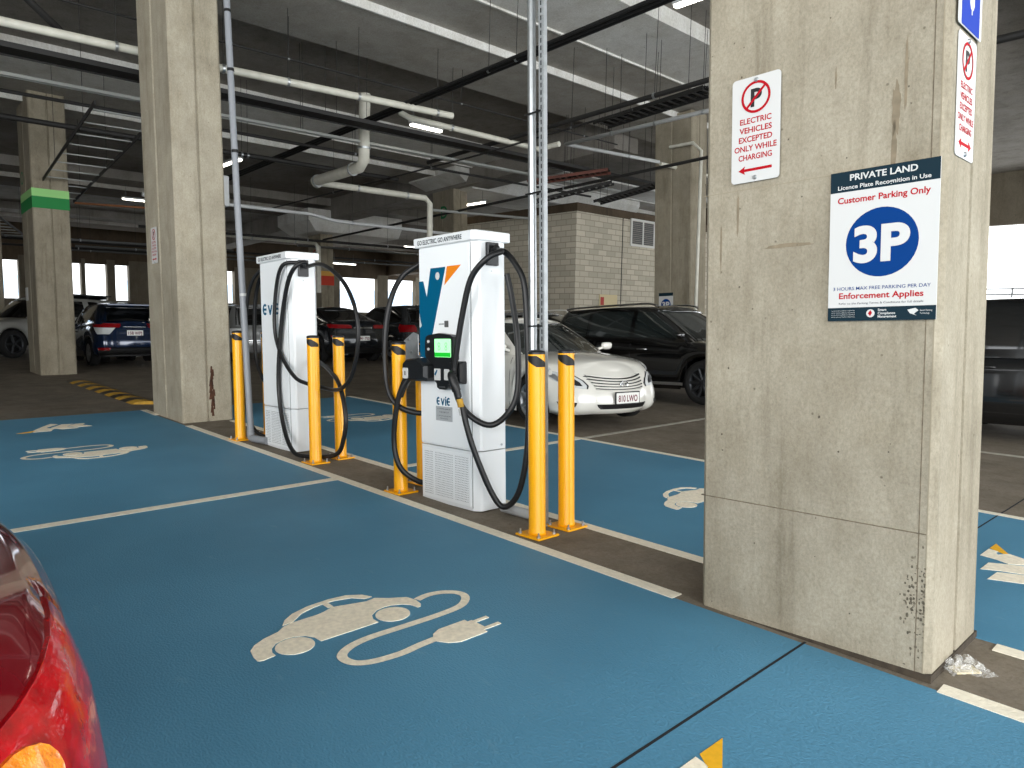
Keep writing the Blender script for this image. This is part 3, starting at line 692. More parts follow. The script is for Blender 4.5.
# poles beside the chargers
pl1 = empty('conduit_pole', (-7.93,3.36,0),0,False); tag(pl1, 'slim grey conduit rising to the ceiling beside the far charger', 'pipe')
def rel(o, p): return Vector(p)-o.location
mb = MB(); top = (-8.42,3.38,5.2); b0 = (-8.0+.07,3.36,.14)
mb.tube([rel(pl1,p) for p in (top, (-8.2,3.37,2.7), b0)], .036, 14, 1); mb.build('upright', M['conduit_grey'], pl1)
mb = MB(); mb.tube([rel(pl1,p) for p in (b0,(-7.92,3.36,.06),(-7.86,3.37,.045),(-7.62,3.42,.045))], .042, 14, 3); mb.build('elbow', M['conduit_grey'], pl1)
for t in (.3,.62,.8,.93):
    p = Vector(b0).lerp(Vector(top), t); mb = MB(); mb.cyl(rel(pl1,p), rel(pl1,p+Vector((-.003,0,.03))), .0385, n=14); mb.build('cable_tie', M['black_tape' if t!=.3 else 'sign_white'], pl1)
pl2 = empty('conduit_pole', (-3.595,3.62,0)); tag(pl2, 'round galvanised pipe strapped to a slotted strut beside the near charger', 'pipe')
mb = MB(); mb.cyl((0,0,.1),(0,0,5.0),.03,n=16); mb.build('upright', M['steel'], pl2)
mb = MB(); mb.tube([(0,0,.14),(0,-.005,.06),(-.05,-.01,.045),(-.33,.0,.045)], .036, 12, 3); mb.build('elbow', M['pvc_grey'], pl2)
for z in (2.35,1.42,2.9,.9):
    mb = MB(); mb.bar((-.035,-.034,z),(.12,-.034,z),.006,.012); mb.build('cable_tie', M['black_tape'], pl2)
pl3 = empty('slotted_strut', (-3.495,3.63,0)); tag(pl3, 'slotted galvanised strut standing behind the front bollard', 'strut')
mb = MB(); mb.box(-.021,-.018,-.02,.02,0,5.0); mb.box(.018,.021,-.02,.02,0,5.0); 
z = 0
while z < 5.0:
    mb.box(-.021,-.0065,-.021,-.018,z,z+.05); mb.box(.0065,.021,-.021,-.018,z,z+.05); mb.box(-.0065,.0065,-.021,-.018,z,z+.017); z += .05
mb.build('channel', M['galv'], pl3)
mb = MB(); mb.box(-.021,.021,-.017,-.015,0,5); mb.build('slot_shade', M['trim_black'], pl3)  # black sheet close behind the slots, painting the shade inside the channel
mb = MB(); mb.box(-.06,.06,-.05,.05,0,.008); mb.box(-.03,.03,-.05,-.022,.008,.07); mb.build('foot_plate', M['galv'], pl3)

# ------------------------------------------------------------------ signs
def sign(name, label, loc, rz, w, h, r=.012):
    s = empty(name, loc, rz); tag(s, label, 'sign')
    mb = MB(); mb.plate(rrect(-w/2,w/2,-h/2,h/2,r), -.004, .003); mb.build('panel', M['sign_white'], s)
    return s
def arrow(mb, x0, x1, z, both=False, t=.0065, hh=.02, hl=.035):
    if both: mb.plate([(x0,z),(x0+hl,z+hh),(x0+hl,z+t),(x1-hl,z+t),(x1-hl,z+hh),(x1,z),(x1-hl,z-hh),(x1-hl,z-t),(x0+hl,z-t),(x0+hl,z-hh)], -.005, .001)
    else: mb.plate([(x0,z),(x0+hl,z+hh),(x0+hl*.85,z+t),(x1,z+t),(x1,z-t),(x0+hl*.85,z-t),(x0+hl,z-hh)], -.005, .001)
def noparking(label, loc, rz, both, small=False):
    s = sign('parking_sign', label, loc, rz, .245, .49, .018)
    mb = MB(); ring_plate(mb, 0, .148, .062, .074, -.0062); d = Vector((cos(pi/4), sin(pi/4)))
    n = Vector((-d.y, d.x))*.0055; a = Vector((0,.148))-d*.066; b = Vector((0,.148))+d*.066
    mb.plate([tuple(a-n),tuple(b-n),tuple(b+n),tuple(a+n)], -.0064, .001); mb.build('prohibition_ring', M['sign_red'], s)
    text('P', .082, M['sign_black'], s, .002, .148, -.0055, bold=.035)
    for i, (t, w) in enumerate((('ELECTRIC',.16),('VEHICLES',.165),('EXCEPTED',.17),('ONLY WHILE',.215),('CHARGING',.17))):
        text(t, .027, M['sign_red'], s, 0, .043-i*.0425, -.005, width=w, bold=.022)
    mb = MB(); arrow(mb, -.085, .085, -.188, both); mb.build('arrow', M['sign_red'], s)
    for z in (.236,-.236):
        mb = MB(); mb.cyl((0,-.004,z*.96),(0,-.012,z*.96),.012,.008,n=12); mb.build('screw', M['steel'], s)
    return s
YF = 3.221
noparking('white and red sign for electric vehicles with a left arrow on the pillar', (-1.765-.0, YF, 2.397), 0, False)
noparking('white and red sign for electric vehicles with a double arrow on the pillar side', (-.9515, 3.428, 2.415), pi/2, True)
noparking('narrow white and red sign on the tall left column', (-10.68, 3.221, 2.37), 0, True)
evs = sign('charging_sign', 'blue sign with a white car and plug cut by the top edge of the photo', (-.962, 3.425, 2.885), pi/2, .31, .42, .012)
mb = MB(); mb.plate(rrect(-.121,.121,-.206,.206,.01), -.0055, .001); mb.build('blue_field', M['sign_ev_blue'], evs)
mb = MB(); mb.tube([(-.04,-.007,.1),(.05,-.007,.1),(.06,-.007,.03),(-.03,-.007,.0),(-.03,-.007,-.03),(.02,-.007,-.04),(.01,-.007,-.07)], .005, 6); mb.plate([(-.02,-.07),(.04,-.07),(.04,-.1),(.025,-.12),(.015,-.12),(.015,-.14),(.005,-.14),(.005,-.12),(-.005,-.12),(-.02,-.1)], -.0065, .001)
mb.plate([(-.08,.08),(-.08,.12),(-.03,.17),(.05,.17),(.08,.13),(.08,.08)], -.0065, .001); mb.build('plug_symbol', M['sign_white'], evs)

def sign3p(label, loc, w, h, detail=True):
    s = empty('parking_sign', loc); tag(s, label, 'sign')
    k_ = w/.432
    mb = MB(); mb.plate([(-w/2,-h/2),(w/2,-h/2),(w/2,h/2),(-w/2,h/2)], -.006, .005); mb.build('panel', M['sign_white'], s)
    mb = MB(); mb.plate([(-w/2,h*.365),(w/2,h*.365),(w/2,h/2),(-w/2,h/2)], -.0068, .001); mb.build('header_band', M['sign_teal'], s); mb = MB(); mb.plate([(-w/2,-h/2),(w/2,-h/2),(w/2,-h*.41),(-w/2,-h*.41)], -.0068, .001); mb.build('footer_band', M['sign_teal'], s)
    mb = MB(); mb.plate(disc_pts(0,h*.012,w*.335), -.0068, .001); mb.build('blue_disc', M['sign_blue'], s)
    text('3P', w*.345, M['sign_white'], s, 0, h*.012, -.0082, width=w*.52, bold=.04)
    if detail:
        text('PRIVATE LAND', .027, M['sign_white'], s, 0, h*.457, -.008, width=w*.62, bold=.025)
        text('Licence Plate Recognition in Use', .018, M['sign_white'], s, 0, h*.395, -.008, width=w*.85, bold=.018)
        text('Customer Parking Only', .027, M['sign_red'], s, 0, h*.31, -.007, width=w*.85, bold=.024)
        text('3 HOURS MAX FREE PARKING PER DAY', .015, M['sign_blue'], s, 0, -h*.282, -.007, width=w*.9, bold=.004)
        text('Enforcement Applies', .026, M['sign_red'], s, 0, -h*.33, -.007, width=w*.78, bold=.022)
        text('Refer to the Parking Terms & Conditions for full details', .009, M['sign_teal'], s, 0, -h*.382, -.007, width=w*.78)
        for i, t in enumerate(('Smart', 'Compliance', 'Management')): text(t, .0105, M['sign_white'], s, -.005, -h*.43-i*.014, -.008, bold=.02, align='LEFT')
        mb = MB(); mb.plate(disc_pts(-.035,-h*.452,.017,n=20), -.008, .001); eb = mb.build('emblem', M['sign_white'], s)
        mb = MB(); mb.plate([(-.045,-h*.452),(-.035,-h*.43),(-.028,-h*.45),(-.036,-h*.47)], -.009, .001); mb.build('emblem_flame', M['sign_red'], eb)
        mb = MB(); mb.plate([(.11,-h*.435),(.14,-h*.425),(.152,-h*.44),(.142,-h*.452),(.135,-h*.462),(.145,-h*.472),(.12,-h*.458)], -.008, .001); mb.build('camera_icon', M['sign_white'], s)
        text('Smart Parking', .007, M['sign_white'], s, .18, -h*.44, -.008, width=.045); text('Technology', .007, M['sign_white'], s, .175, -h*.458, -.008, width=.035)
        for i in range(4): text('terms and conditions of parking', .004, M['sign_white'], s, -.15, -h*.43-i*.009, -.008, width=.1)
    return s
sign3p('large white private land sign with a blue 3P disc on the pillar', (-1.165, 3.2205, 1.823), .432, .645)
sign3p('small distant white sign with a blue 3P disc on the column behind the black wagon', (-10.40, 14.98, 1.80), .42, .60, False)

# give-way sign outside, on its post, beyond the column
gw = empty('road_sign', (-8.1, 16.4, 0),0); tag(gw, 'red and white triangular road sign glimpsed beside the pillar above the black wagon', 'sign')
mb = MB(); mb.cyl((0,0,0),(0,0,3.0),.03,n=12); mb.build('post', M['galv'], gw)
mb = MB(); mb.plate([(-.4,2.75),(.4,2.75),(.4,1.1),(-.4,1.1)], -.04, .01); mb.build('backing_board', M['sign_white'], gw)
mb = MB(); mb.plate([(-.33,2.6),(.33,2.6),(0,2.05)], -.05, .005); mb.build('red_triangle', M['sign_red'], gw)
mb = MB(); mb.plate([(-.22,2.53),(.22,2.53),(0,2.17)], -.055, .005); mb.build('white_triangle', M['sign_white'], gw)
mb = MB(); mb.tube([(-.15,-.05,1.35),(-.15,-.05,1.7),(-.05,-.05,1.85),(.12,-.05,1.8)],.045,8); mb.plate([(.1,1.68),(.1,1.95),(.26,1.8)],-.055,.01); mb.build('arrow_symbol', M['sign_black'], gw)

# litter
random.seed(12)
lb = empty('plastic_bag', (-.80,3.45,0), .9, False); tag(lb, 'crumpled clear plastic wrapper lying at the foot of the pillar', 'litter')
mb = MB(); n = 16; vs = []
for i in range(n):
    for j in range(n):
        u = i/(n-1)-.5; v = j/(n-1)-.5; h = .012+.055*abs(sin(9*u+3*v)*cos(11*v-4*u))*(1-4*max(abs(u),abs(v))**2*.8)+random.uniform(0,.008)
        vs.append((u*.19+random.uniform(-.006,.006), v*.15*(1+.3*sin(6*u))+random.uniform(-.006,.006), max(.006,h)))
mb.add(vs, [(i*n+j,(i+1)*n+j,(i+1)*n+j+1,i*n+j+1) for i in range(n-1) for j in range(n-1)])
mb.build('wrapper', M['bag_film'], lb)
mb = MB(); mb.box(-.05,.06,-.03,.03,.004,.012); mb.build('paper_insert', M['tan_paper'], lb)

# ------------------------------------------------------------------ cars
def interp(tab, x):
    if x <= tab[0][0]: return tab[0][1]
    for (a, fa), (b, fb) in zip(tab, tab[1:]):
        if x <= b:
            t = (x-a)/(b-a) if b > a else 0; return fa+(fb-fa)*t
    return tab[-1][1]
def sinterp(tab, x):
    """smoothed table"""
    e = .12; return (interp(tab,x-e)+interp(tab,x-e/2)+2*interp(tab,x)+interp(tab,x+e/2)+interp(tab,x+e))/6
class Surf:
    """a stack of half outlines: ring(t) -> [(x,y)] from rear centre to front centre, z(x,t)"""
    def __init__(s, xr, xf, hw, rr, rf, bow_r, bow_f, zf, taper=.05, ns=46): s.__dict__.update(locals())
    def ring(s, t):
        xr, xf, hw = s.xr(t), s.xf(t), s.hw(t); out = []
        rx, ry = s.rr; fx, fy = s.rf; L = xf-xr
        ny = 7; 
        def bow(x, y, b, y1): return x + b*(y/y1)**2
        y1 = hw-ry
        for i in range(ny): y = y1*i/ny; out.append((xr+s.bow_r*(y/y1)**2*1.0, y))
        cx, cy = xr+s.bow_r+rx, y1
        for i in range(8): a = pi/2*i/8; out.append((cx-rx*cos(a), cy+ry*sin(a)))
        y2 = hw-fy; x0 = cx; x1 = xf-s.bow_f-fx
        for i in range(s.ns+1): out.append((x0+(x1-x0)*i/s.ns, hw))
        for i in range(1,9): a = pi/2*i/8; out.append((x1+fx*sin(a), y2+fy*cos(a)))
        for i in range(1,ny+1): y = y2*(1-i/ny); out.append((xf-s.bow_f*(y/y2)**2, y))
        m = (xr+xf)/2
        return [(x, y*(1-s.taper*abs((x-m)/(L/2))**3)) for x, y in out]
    def pt(s, ring, x, y, t): return (x, y, s.zf(x, y, t))
    def side_y(s, t, x):
        r = s.ring(t); k = len(r); a = r[8:k-8]
        for (xa,ya),(xb,yb) in zip(a, a[1:]):
            if xa <= x <= xb: return ya+(yb-ya)*((x-xa)/(xb-xa) if xb > xa else 0)
        return a[0][1] if x < a[0][0] else a[-1][1]
    def skin(s, mb, ts, crown, K=6, floor=True):
        rings = [s.ring(t) for t in ts]; n = len(rings[0])
        for sg in (1,-1):
            vs = [(x, sg*y, s.zf(x,y,t)) for r, t in zip(rings, ts) for x, y in r]; fs = []
            for k_ in range(len(ts)-1):
                for i in range(n-1):
                    q = (k_*n+i, k_*n+i+1, (k_+1)*n+i+1, (k_+1)*n+i); fs.append(q if sg < 0 else q[::-1])
            mb.add(vs, fs, True)
        top = rings[-1]; t = ts[-1]; vs = []
        for x, y in top:
            for k_ in range(K+1):
                w = 1-2*k_/K; vs.append((x, y*w, s.zf(x,y,t)+crown(x)*(1-w*w)*min(1, y/.4)))
        mb.add(vs, [(i*(K+1)+k_, (i+1)*(K+1)+k_, (i+1)*(K+1)+k_+1, i*(K+1)+k_+1)[::-1] for i in range(n-1) for k_ in range(K)], True)
    def arc(s, t, a, end, off):
        """point at arclength a from the end's centre (signed: + is +y side), pushed out by off"""
        r = s.ring(t); 
        if end > 0: r = r[::-1]
        sg = 1 if a >= 0 else -1; a = abs(a); acc = 0
        for (xa,ya),(xb,yb) in zip(r, r[1:]):
            d = sqrt((xb-xa)**2+(yb-ya)**2)
            if acc+d >= a and d > 0:
                u = (a-acc)/d; x = xa+(xb-xa)*u; y = ya+(yb-ya)*u
                nx, ny = ((yb-ya)/d, -(xb-xa)/d)
                if end < 0: nx, ny = -nx, -ny
                return (x+nx*off, sg*(y+ny*off), s.zf(x,y,t))
            acc += d
        return (r[-1][0], sg*r[-1][1], s.zf(r[-1][0], r[-1][1], t))
    def arc_patch(s, mb, end, rows, off=.006, n=14):
        """rows [(t,a0,a1)...]"""
        m = 5; R_ = []
        for (t0,a0,b0),(t1,a1,b1) in zip(rows, rows[1:]):
            for j in range(m): u = j/m; R_.append((t0+(t1-t0)*u, a0+(a1-a0)*u, b0+(b1-b0)*u))
        R_.append(rows[-1])
        vs = [s.arc(t, a+(b-a)*i/n, end, off) for t,a,b in R_ for i in range(n+1)]
        fs = [(k_*(n+1)+i, k_*(n+1)+i+1, (k_+1)*(n+1)+i+1, (k_+1)*(n+1)+i) for k_ in range(len(R_)-1) for i in range(n)]
        # closed rim back to the surface
        per = [i for i in range(n+1)] + [(k_+1)*(n+1)+n for k_ in range(len(R_)-1)] + [(len(R_)-1)*(n+1)+i for i in range(n-1,-1,-1)] + [k_*(n+1) for k_ in range(len(R_)-2,0,-1)]
        back = [s.arc(t, a+(b-a)*i/n, end, -.02) for t,a,b in R_ for i in range(n+1)]
        base = len(vs); vs += [back[p] for p in per]; L_ = len(per)
        fs += [(per[i], per[(i+1)%L_], base+(i+1)%L_, base+i) for i in range(L_)]
        mb.add(vs, fs, True)
    def side_patch(s, mb, sg, rows, off=.004, n=12):
        """rows [(t,x0,x1)]"""
        m = 4; R_ = []
        for (t0,a0,b0),(t1,a1,b1) in zip(rows, rows[1:]):
            for j in range(m): u = j/m; R_.append((t0+(t1-t0)*u, a0+(a1-a0)*u, b0+(b1-b0)*u))
        R_.append(rows[-1]); vs = []
        for t,a,b in R_:
            for i in range(n+1):
                x = a+(b-a)*i/n; y = s.side_y(t, x); vs.append((x, sg*(y+off), s.zf(x,y,t)))
        mb.add(vs, [(k_*(n+1)+i, k_*(n+1)+i+1, (k_+1)*(n+1)+i+1, (k_+1)*(n+1)+i) for k_ in range(len(R_)-1) for i in range(n)], True)

def make_car(sp):
    L, W, H = sp['L'], sp['W'], sp['H']; hw = W/2; wr = sp['wr']; fxw, rxw = sp['wf'], sp['wrx']
    xr0, xf0 = -L/2, L/2; clr = sp.get('clr', .2)
    root = empty(sp['name'], sp['loc'], sp['rz']); tag(root, sp['label'], 'car', sp.get('group'))
    P = sp['paint']
    sh = sp['shoulder']                                      # [(x,z)] shoulder line
    wt = [(0,.93),(.06,.975),(.2,.995),(.45,1),(.62,.99),(.8,.975),(.92,.945),(1,.90)]
    fi = sp.get('front_in', [(0,.12),(.06,.05),(.2,.0),(.42,.0),(.6,.03),(.8,.08),(.92,.14),(1,.24)])
    ri = sp.get('rear_in', [(0,.12),(.06,.05),(.2,.01),(.45,.0),(.6,.03),(.8,.05),(.92,.07),(1,.11)])
    AR = wr+.055
    def zf(x, y, t):
        zb = clr + .03*(abs(x)/(L/2))**4
        zs = sinterp(sh, x)
        for xc in (fxw, rxw):
            d = abs(x-xc)
            if d < AR and y > hw*.8: zb = max(zb, wr+sqrt(AR*AR-d*d))
        return zb+(zs-zb)*t
    body = Surf(lambda t: xr0+interp(ri,t), lambda t: xf0-interp(fi,t), lambda t: hw*interp(wt,t), sp.get('rr',(.32,.26)), sp.get('rf',(.5,.34)), sp.get('bow_r',.08), sp.get('bow_f',.14), zf, .05, sp.get('ns',90))
    mb = MB(); ts = [0,.05,.12,.2,.3,.4,.5,.6,.7,.8,.88,.94,.98,1]
    if sp.get('hero'): ts = [i/40 for i in range(41)]
    body.skin(mb, ts, lambda x: sp.get('crown', .07)); bo = mb.build('body', P, root, weld=True)
    for p in bo.data.polygons: p.use_smooth = True
    # under-tray and wheel wells
    mb = MB(); mb.prism([(xr0+.6,-hw*.6),(xf0-.75,-hw*.6),(xf0-.75,hw*.6),(xr0+.6,hw*.6)], clr-.0, clr+.42)
    for xc in (fxw, rxw):
        for sg in (1,-1): mb.cyl((xc, sg*hw*.5, wr+.06), (xc, sg*hw*.74, wr+.06), wr-.02, n=28)
    mb.build('underbody', M['trim_black'], root)
    # cabin
    cb = sp['cabin']    # base rear x, base front x, roof rear x, roof front x, base hw factor, roof hw factor
    zb0 = lambda x: sinterp(sh, x)-.04
    def czf(x, y, t):
        b = zb0(x); u = t
        rz = H - sp.get('roof_drop',.05)*((x-(cb[2]+cb[3])/2)/((cb[3]-cb[2])/2+.3))**2*1.0
        return b+(rz-.05-b)*(1-(1-u)**1.12)
    e = sp.get('curve', 1.15)
    cab = Surf(lambda t: cb[0]+(cb[2]-cb[0])*t**e, lambda t: cb[1]+(cb[3]-cb[1])*t**e, lambda t: hw*(cb[4]+(cb[5]-cb[4])*t**1.3), (.22,.2), (.3,.28), .06, .14, czf, .06, 40)
    mb = MB(); cab.skin(mb, [i/14 for i in range(15)], lambda x: .055, K=8); co = mb.build('cabin', sp.get('roofpaint', P), root, weld=True)
    for p in co.data.polygons: p.use_smooth = True
    G_ = M[sp.get('glass','glass_dark')]
    def arcw(t, end, fr): # arclength to side start, times fr
        r = cab.ring(t); r = r[::-1] if end > 0 else r
        acc = sum(sqrt((b[0]-a[0])**2+(b[1]-a[1])**2) for a, b in zip(r[:14], r[1:15])); return acc*fr
    mb = MB(); cab.arc_patch(mb, 1, [(t, -arcw(t,1,.86), arcw(t,1,.86)) for t in (.1,.5,.93)], .004, 16); mb.build('windscreen', G_, root)
    rg = sp.get('rear_glass', (.22,.9,.84))
    mb = MB(); cab.arc_patch(mb, -1, [(t, -arcw(t,-1,rg[2]), arcw(t,-1,rg[2])) for t in (rg[0],.5,rg[1])], .004, 16); mb.build('rear_window', G_, root)
    def xlim(t, end, inset):
        r = cab.ring(t); 
        return r[14][0]+inset if end < 0 else r[len(r)-15][0]-inset
    for sg in (1,-1):
        for (xa, xb) in sp['sidewin']:
            rows = []
            for t in (.14,.35,.6,.86):
                a = max(xa, xlim(t,-1,sp.get('qins',.05))) if xa is not None else xlim(t,-1,sp.get('qins',.05)); b = min(xb, xlim(t,1,.02)) if xb is not None else xlim(t,1,.02)
                rows.append((t, min(a,b-.02), b))
            mb = MB(); cab.side_patch(mb, sg, rows, .004); mb.build('side_window', G_, root)
    # door shut-lines
    mb = MB()
    for sg in (1,-1):
        for x in sp.get('seams', ()):
            pts = [(x+.02*sin(3*t), sg*(body.side_y(t,x)+.001), body.zf(x, 0, t)) for t in (.1,.3,.5,.7,.9,.97)]; mb.tube(pts, .004, 4, 1)
    if mb.v: mb.build('door_gap', M['trim_black'], root)
    for sg in (1,-1):
        for x in sp.get('handles', ()):
            t = .82; y = body.side_y(t,x); z = body.zf(x,0,t); mb = MB(); mb.tube([(x-.1,sg*(y+.005),z),(x-.07,sg*(y+.035),z+.005),(x+.07,sg*(y+.035),z+.005),(x+.1,sg*(y+.005),z)], .012, 8, 2); mb.build('door_handle', M[sp.get('handle_mat','chrome')] if 'handle_mat' in sp else P, root)
        x = cb[1]-.5; z = sinterp(sh,x)+.06; y = cab.side_y(.1, min(x, xlim(.1,1,0)))
        mb = MB(); mb.lathe([(0,-.06),(.04,-.055),(.065,-.03),(.07,.02),(.055,.045),(0,.05)], 16, Matrix.Translation((x, sg*(hw+.03), z+.05)) @ Matrix.Diagonal((.75,1.4,1,1)))
        mb.tube([(x-.02,sg*y,z),(x,sg*(hw+.0),z+.03)], .022, 8, 1); mb.build('mirror', P, root)
    # wheels
    for xc in (fxw, rxw):
        for sg in (1,-1):
            w = .21; mb = MB(); T_ = Matrix.Translation((xc, sg*(hw-.125), wr)) @ Matrix.Rotation(-sg*pi/2, 4, 'X')
            ri_ = wr*.70
            mb.lathe([(ri_,-w/2),(wr*.93,-w/2),(wr,-w/2+.03),(wr,w/2-.03),(wr*.93,w/2),(ri_,w/2),(ri_-.01,w/2-.03),(ri_-.01,-w/2)], 36, T_)
            wh = mb.build('wheel', M['tyre'], root)
            mb = MB(); mb.lathe([(ri_,w/2-.004),(ri_-.018,w/2-.002),(ri_-.03,w/2-.05),(ri_-.035,0)], 36, T_)
            mb.lathe([(0,w/2-.01),(.035,w/2-.01),(.06,w/2-.03),(.065,w/2-.06)], 20, T_)
            for q in range(sp.get('spokes',5)):
                a = 2*pi*q/sp.get('spokes',5); p0 = T_ @ Vector((.05*cos(a),.05*sin(a),w/2-.035)); p1 = T_ @ Vector(((ri_-.012)*cos(a),(ri_-.012)*sin(a),w/2-.02))
                mb.bar(p0, p1, .05, .05) if False else mb.cyl(p0, p1, .036, .024, n=8)
            mb.build('rim', M[sp.get('rim','alloy')], wh)
            mb = MB(); mb.lathe([(0,w/2-.075),(ri_-.03,w/2-.075)], 24, T_); mb.build('brake_disc', M['trim_black'], wh)
    return root, body, cab
def add_lamp(root, body, end, name, m, rows, off=.007, both=True, n=14):
    for sg in ((1,-1) if both else (1,)):
        mb = MB(); body.arc_patch(mb, end, [(t, sg*a, sg*b) for t,a,b in rows], off, n); mb.build(name, m, root)
def number_plate(root, body, end, t, txt, off=.012, w=.37, h=.13, ink='plate_maroon'):
    x, y, z = body.arc(t, 0, end, off)
    pr = bpy.data.objects.new('number_plate', None)
    mb = MB(); mb.plate(rrect(-w/2,w/2,-h/2,h/2,.01), -.004, .006); p = mb.build('number_plate', M['plate_white'], root)
    p.location = (x, 0, z); p.rotation_euler = (0,0,(pi/2 if end > 0 else -pi/2))
    text(txt, h*.62, M[ink], p, 0, -.002, -.006, width=w*.84, bold=.02)
    return p

HPI = pi
# white sedan
cam, B, Cb = make_car(dict(name='sedan_car', label='white sedan parked behind the near bollards', loc=(-7.92,7.78,0), rz=R(-12), L=4.80, W=1.82, H=1.46, wr=.325, wf=1.44, wrx=-1.34, clr=.15,
    paint=M['paint_white'], shoulder=[(-2.4,.98),(-2.0,1.03),(-1.2,.98),(.4,.93),(1.0,.90),(1.5,.86),(1.95,.78),(2.2,.70),(2.4,.64)], cabin=(-1.85,1.30,-.95,.30,.90,.66), roof_drop=.05,
    sidewin=((-1.2,-.26),(-.2,1.15)), qins=.1, seams=(-.95,-.22,.95), handles=(-.75,.2), crown=.075, rear_glass=(.15,.92,.85), rim='alloy', spokes=7, glass='glass_smoke',
    front_in=[(0,.10),(.08,.03),(.25,.0),(.5,.02),(.7,.06),(.85,.12),(1,.24)], rf=(.55,.42), bow_f=.16))
add_lamp(cam, B, 1, 'headlight', M['lens_clear'], [(.62,.52,.60),(.70,.50,.92),(.80,.55,1.12),(.88,.66,1.2)], .005)
add_lamp(cam, B, 1, 'headlight_reflector', M['alloy_dark'], [(.68,.58,.66),(.75,.60,.76),(.81,.66,.84)], .008)
add_lamp(cam, B, 1, 'headlight_reflector', M['alloy'], [(.72,.82,.90),(.79,.86,1.02),(.84,.9,1.06)], .008)
add_lamp(cam, B, 1, 'headlight_rim', M['alloy_dark'], [(.615,.51,.53),(.69,.49,.52),(.79,.54,.565),(.885,.65,.68)], .0065)
for i, t in enumerate((.63,.69,.75,.81,.86)):
    mb = MB(); B.arc_patch(mb, 1, [(t,-.40+.012*i*(-1 if i>2 else 0)-(.02*i),.40+.02*i),(t+.022,-.405-.02*i,.405+.02*i)], .006); mb.build('grille_slot', M['trim_black'], cam)
mb = MB(); B.arc_patch(mb, 1, [(.60,-.40,.40),(.90,-.5,.5)], .002); mb.build('grille', M['paint_white'], cam)
x, y, z = B.arc(.76, 0, 1, .02); mb = MB(); Tm = Matrix.Translation((x,0,z)) @ Matrix.Rotation(pi/2,4,'Y')
mb.lathe([(.058,-.012),(.062,0),(.052,.006),(.046,-.006)], 24, Tm @ Matrix.Diagonal((.8,1.1,1,1))); mb.lathe([(.028,-.01),(.03,.004),(.024,.006)], 20, Tm @ Matrix.Diagonal((.7,1.0,1,1))); mb.build('badge', M['chrome'], cam)
mb = MB(); B.arc_patch(mb, 1, [(.13,-.36,.36),(.19,-.40,.40),(.26,-.42,.42)], .004); mb.build('lower_intake', M['trim_black'], cam)
add_lamp(cam, B, 1, 'bumper_recess', M['trim_black'], [(.20,.70,.92),(.30,.68,.95)], .004)
pc = number_plate(cam, B, 1, .42, '810 LWO', .02, .37, .135)
mb = MB(); mb.plate(rrect(-.2,.2,-.082,.082,.01), .003, .008); mb.build('plate_surround', M['trim_black'], pc)
add_lamp(cam, B, -1, 'tail_light', M['lens_red'], [(.62,.5,.95),(.85,.6,1.1)])

# black wagon
klu, B, Cb = make_car(dict(name='suv_car', label='black family wagon parked beyond the white sedan', loc=(-7.75,11.3,0), rz=0, L=4.92, W=1.92, H=1.72, wr=.37, wf=1.34, wrx=-1.42, clr=.24,
    paint=M['paint_black'], shoulder=[(-2.5,1.08),(-1.5,1.10),(.4,1.06),(1.1,1.05),(1.6,1.0),(2.1,.93),(2.46,.8)], cabin=(-2.42,1.45,-2.1,.45,.93,.72), curve=1.05, roof_drop=.06, handle_mat='chrome',
    sidewin=((None,-1.25),(-1.18,-.22),(-.12,1.3)), qins=.1, seams=(-1.2,-.18,1.02), handles=(-.95,.1), crown=.08, spokes=10, rim='alloy_dark', glass='glass_smoke'))
mb = MB(); B.arc_patch(mb, 1, [(.45,-.55,.55),(.75,-.6,.6)], .004); mb.build('grille', M['chrome'], klu)
add_lamp(klu, B, 1, 'headlight', M['lens_clear'], [(.66,.62,.95),(.84,.66,1.2)])
number_plate(klu, B, 1, .35, '426 VKD')
for sg in (1,-1):
    mb = MB(); mb.tube([(-1.9,sg*.62,1.655),(-1.8,sg*.64,1.70),(-.2,sg*.64,1.735),(.15,sg*.64,1.715),(.25,sg*.63,1.67)], .018, 8); mb.build('roof_rail', M['chrome'], klu)
    mb = MB(); mb.bar((-1.0,sg*.985,.34),(1.0,sg*.985,.34),.03,.05); mb.build('sill_trim', M['chrome'], klu)
    mb = MB(); B.side_patch(mb, sg, [(.30,-1.0,1.0),(.38,-1.0,1.0)], .003) ; mb.build('lower_moulding', M['alloy_dark'], klu)

# blue hatch rear
hrv, B, Cb = make_car(dict(name='hatchback_car', label='dark blue compact hatch seen from behind between the two left columns', loc=(-21.55,5.35,0), rz=HPI, L=4.3, W=1.78, H=1.6, wr=.33, wf=1.3, wrx=-1.31, clr=.22,
    paint=M['paint_blue'], shoulder=[(-2.2,1.05),(-1.6,1.08),(0,1.0),(1.0,.98),(1.6,.9),(2.15,.75)], cabin=(-2.02,1.2,-1.55,.2,.92,.68), roof_drop=.06, rear_glass=(.12,.86,.88),
    sidewin=((-1.4,-.4),(-.3,1.05)), qins=.12, seams=(-1.0,-.25,.85), handles=(-.1,), crown=.06, rim='alloy'))
add_lamp(hrv, B, -1, 'tail_light', M['lens_red'], [(.86,.34,.98),(.93,.30,1.05),(.99,.30,1.02)])
add_lamp(hrv, B, -1, 'reverse_light', M['lens_clear'], [(.66,.56,.84),(.86,.42,.96)])
mb = MB(); B.arc_patch(mb, -1, [(.0,-.8,.8),(.26,-.86,.86)], .012); mb.build('rear_bumper', M['trim_black'], hrv)
add_lamp(hrv, B, -1, 'reflector', M['lens_red'], [(.18,.58,.82),(.26,.54,.84)], .016)
number_plate(hrv, B, -1, .70, '158 WPJ')
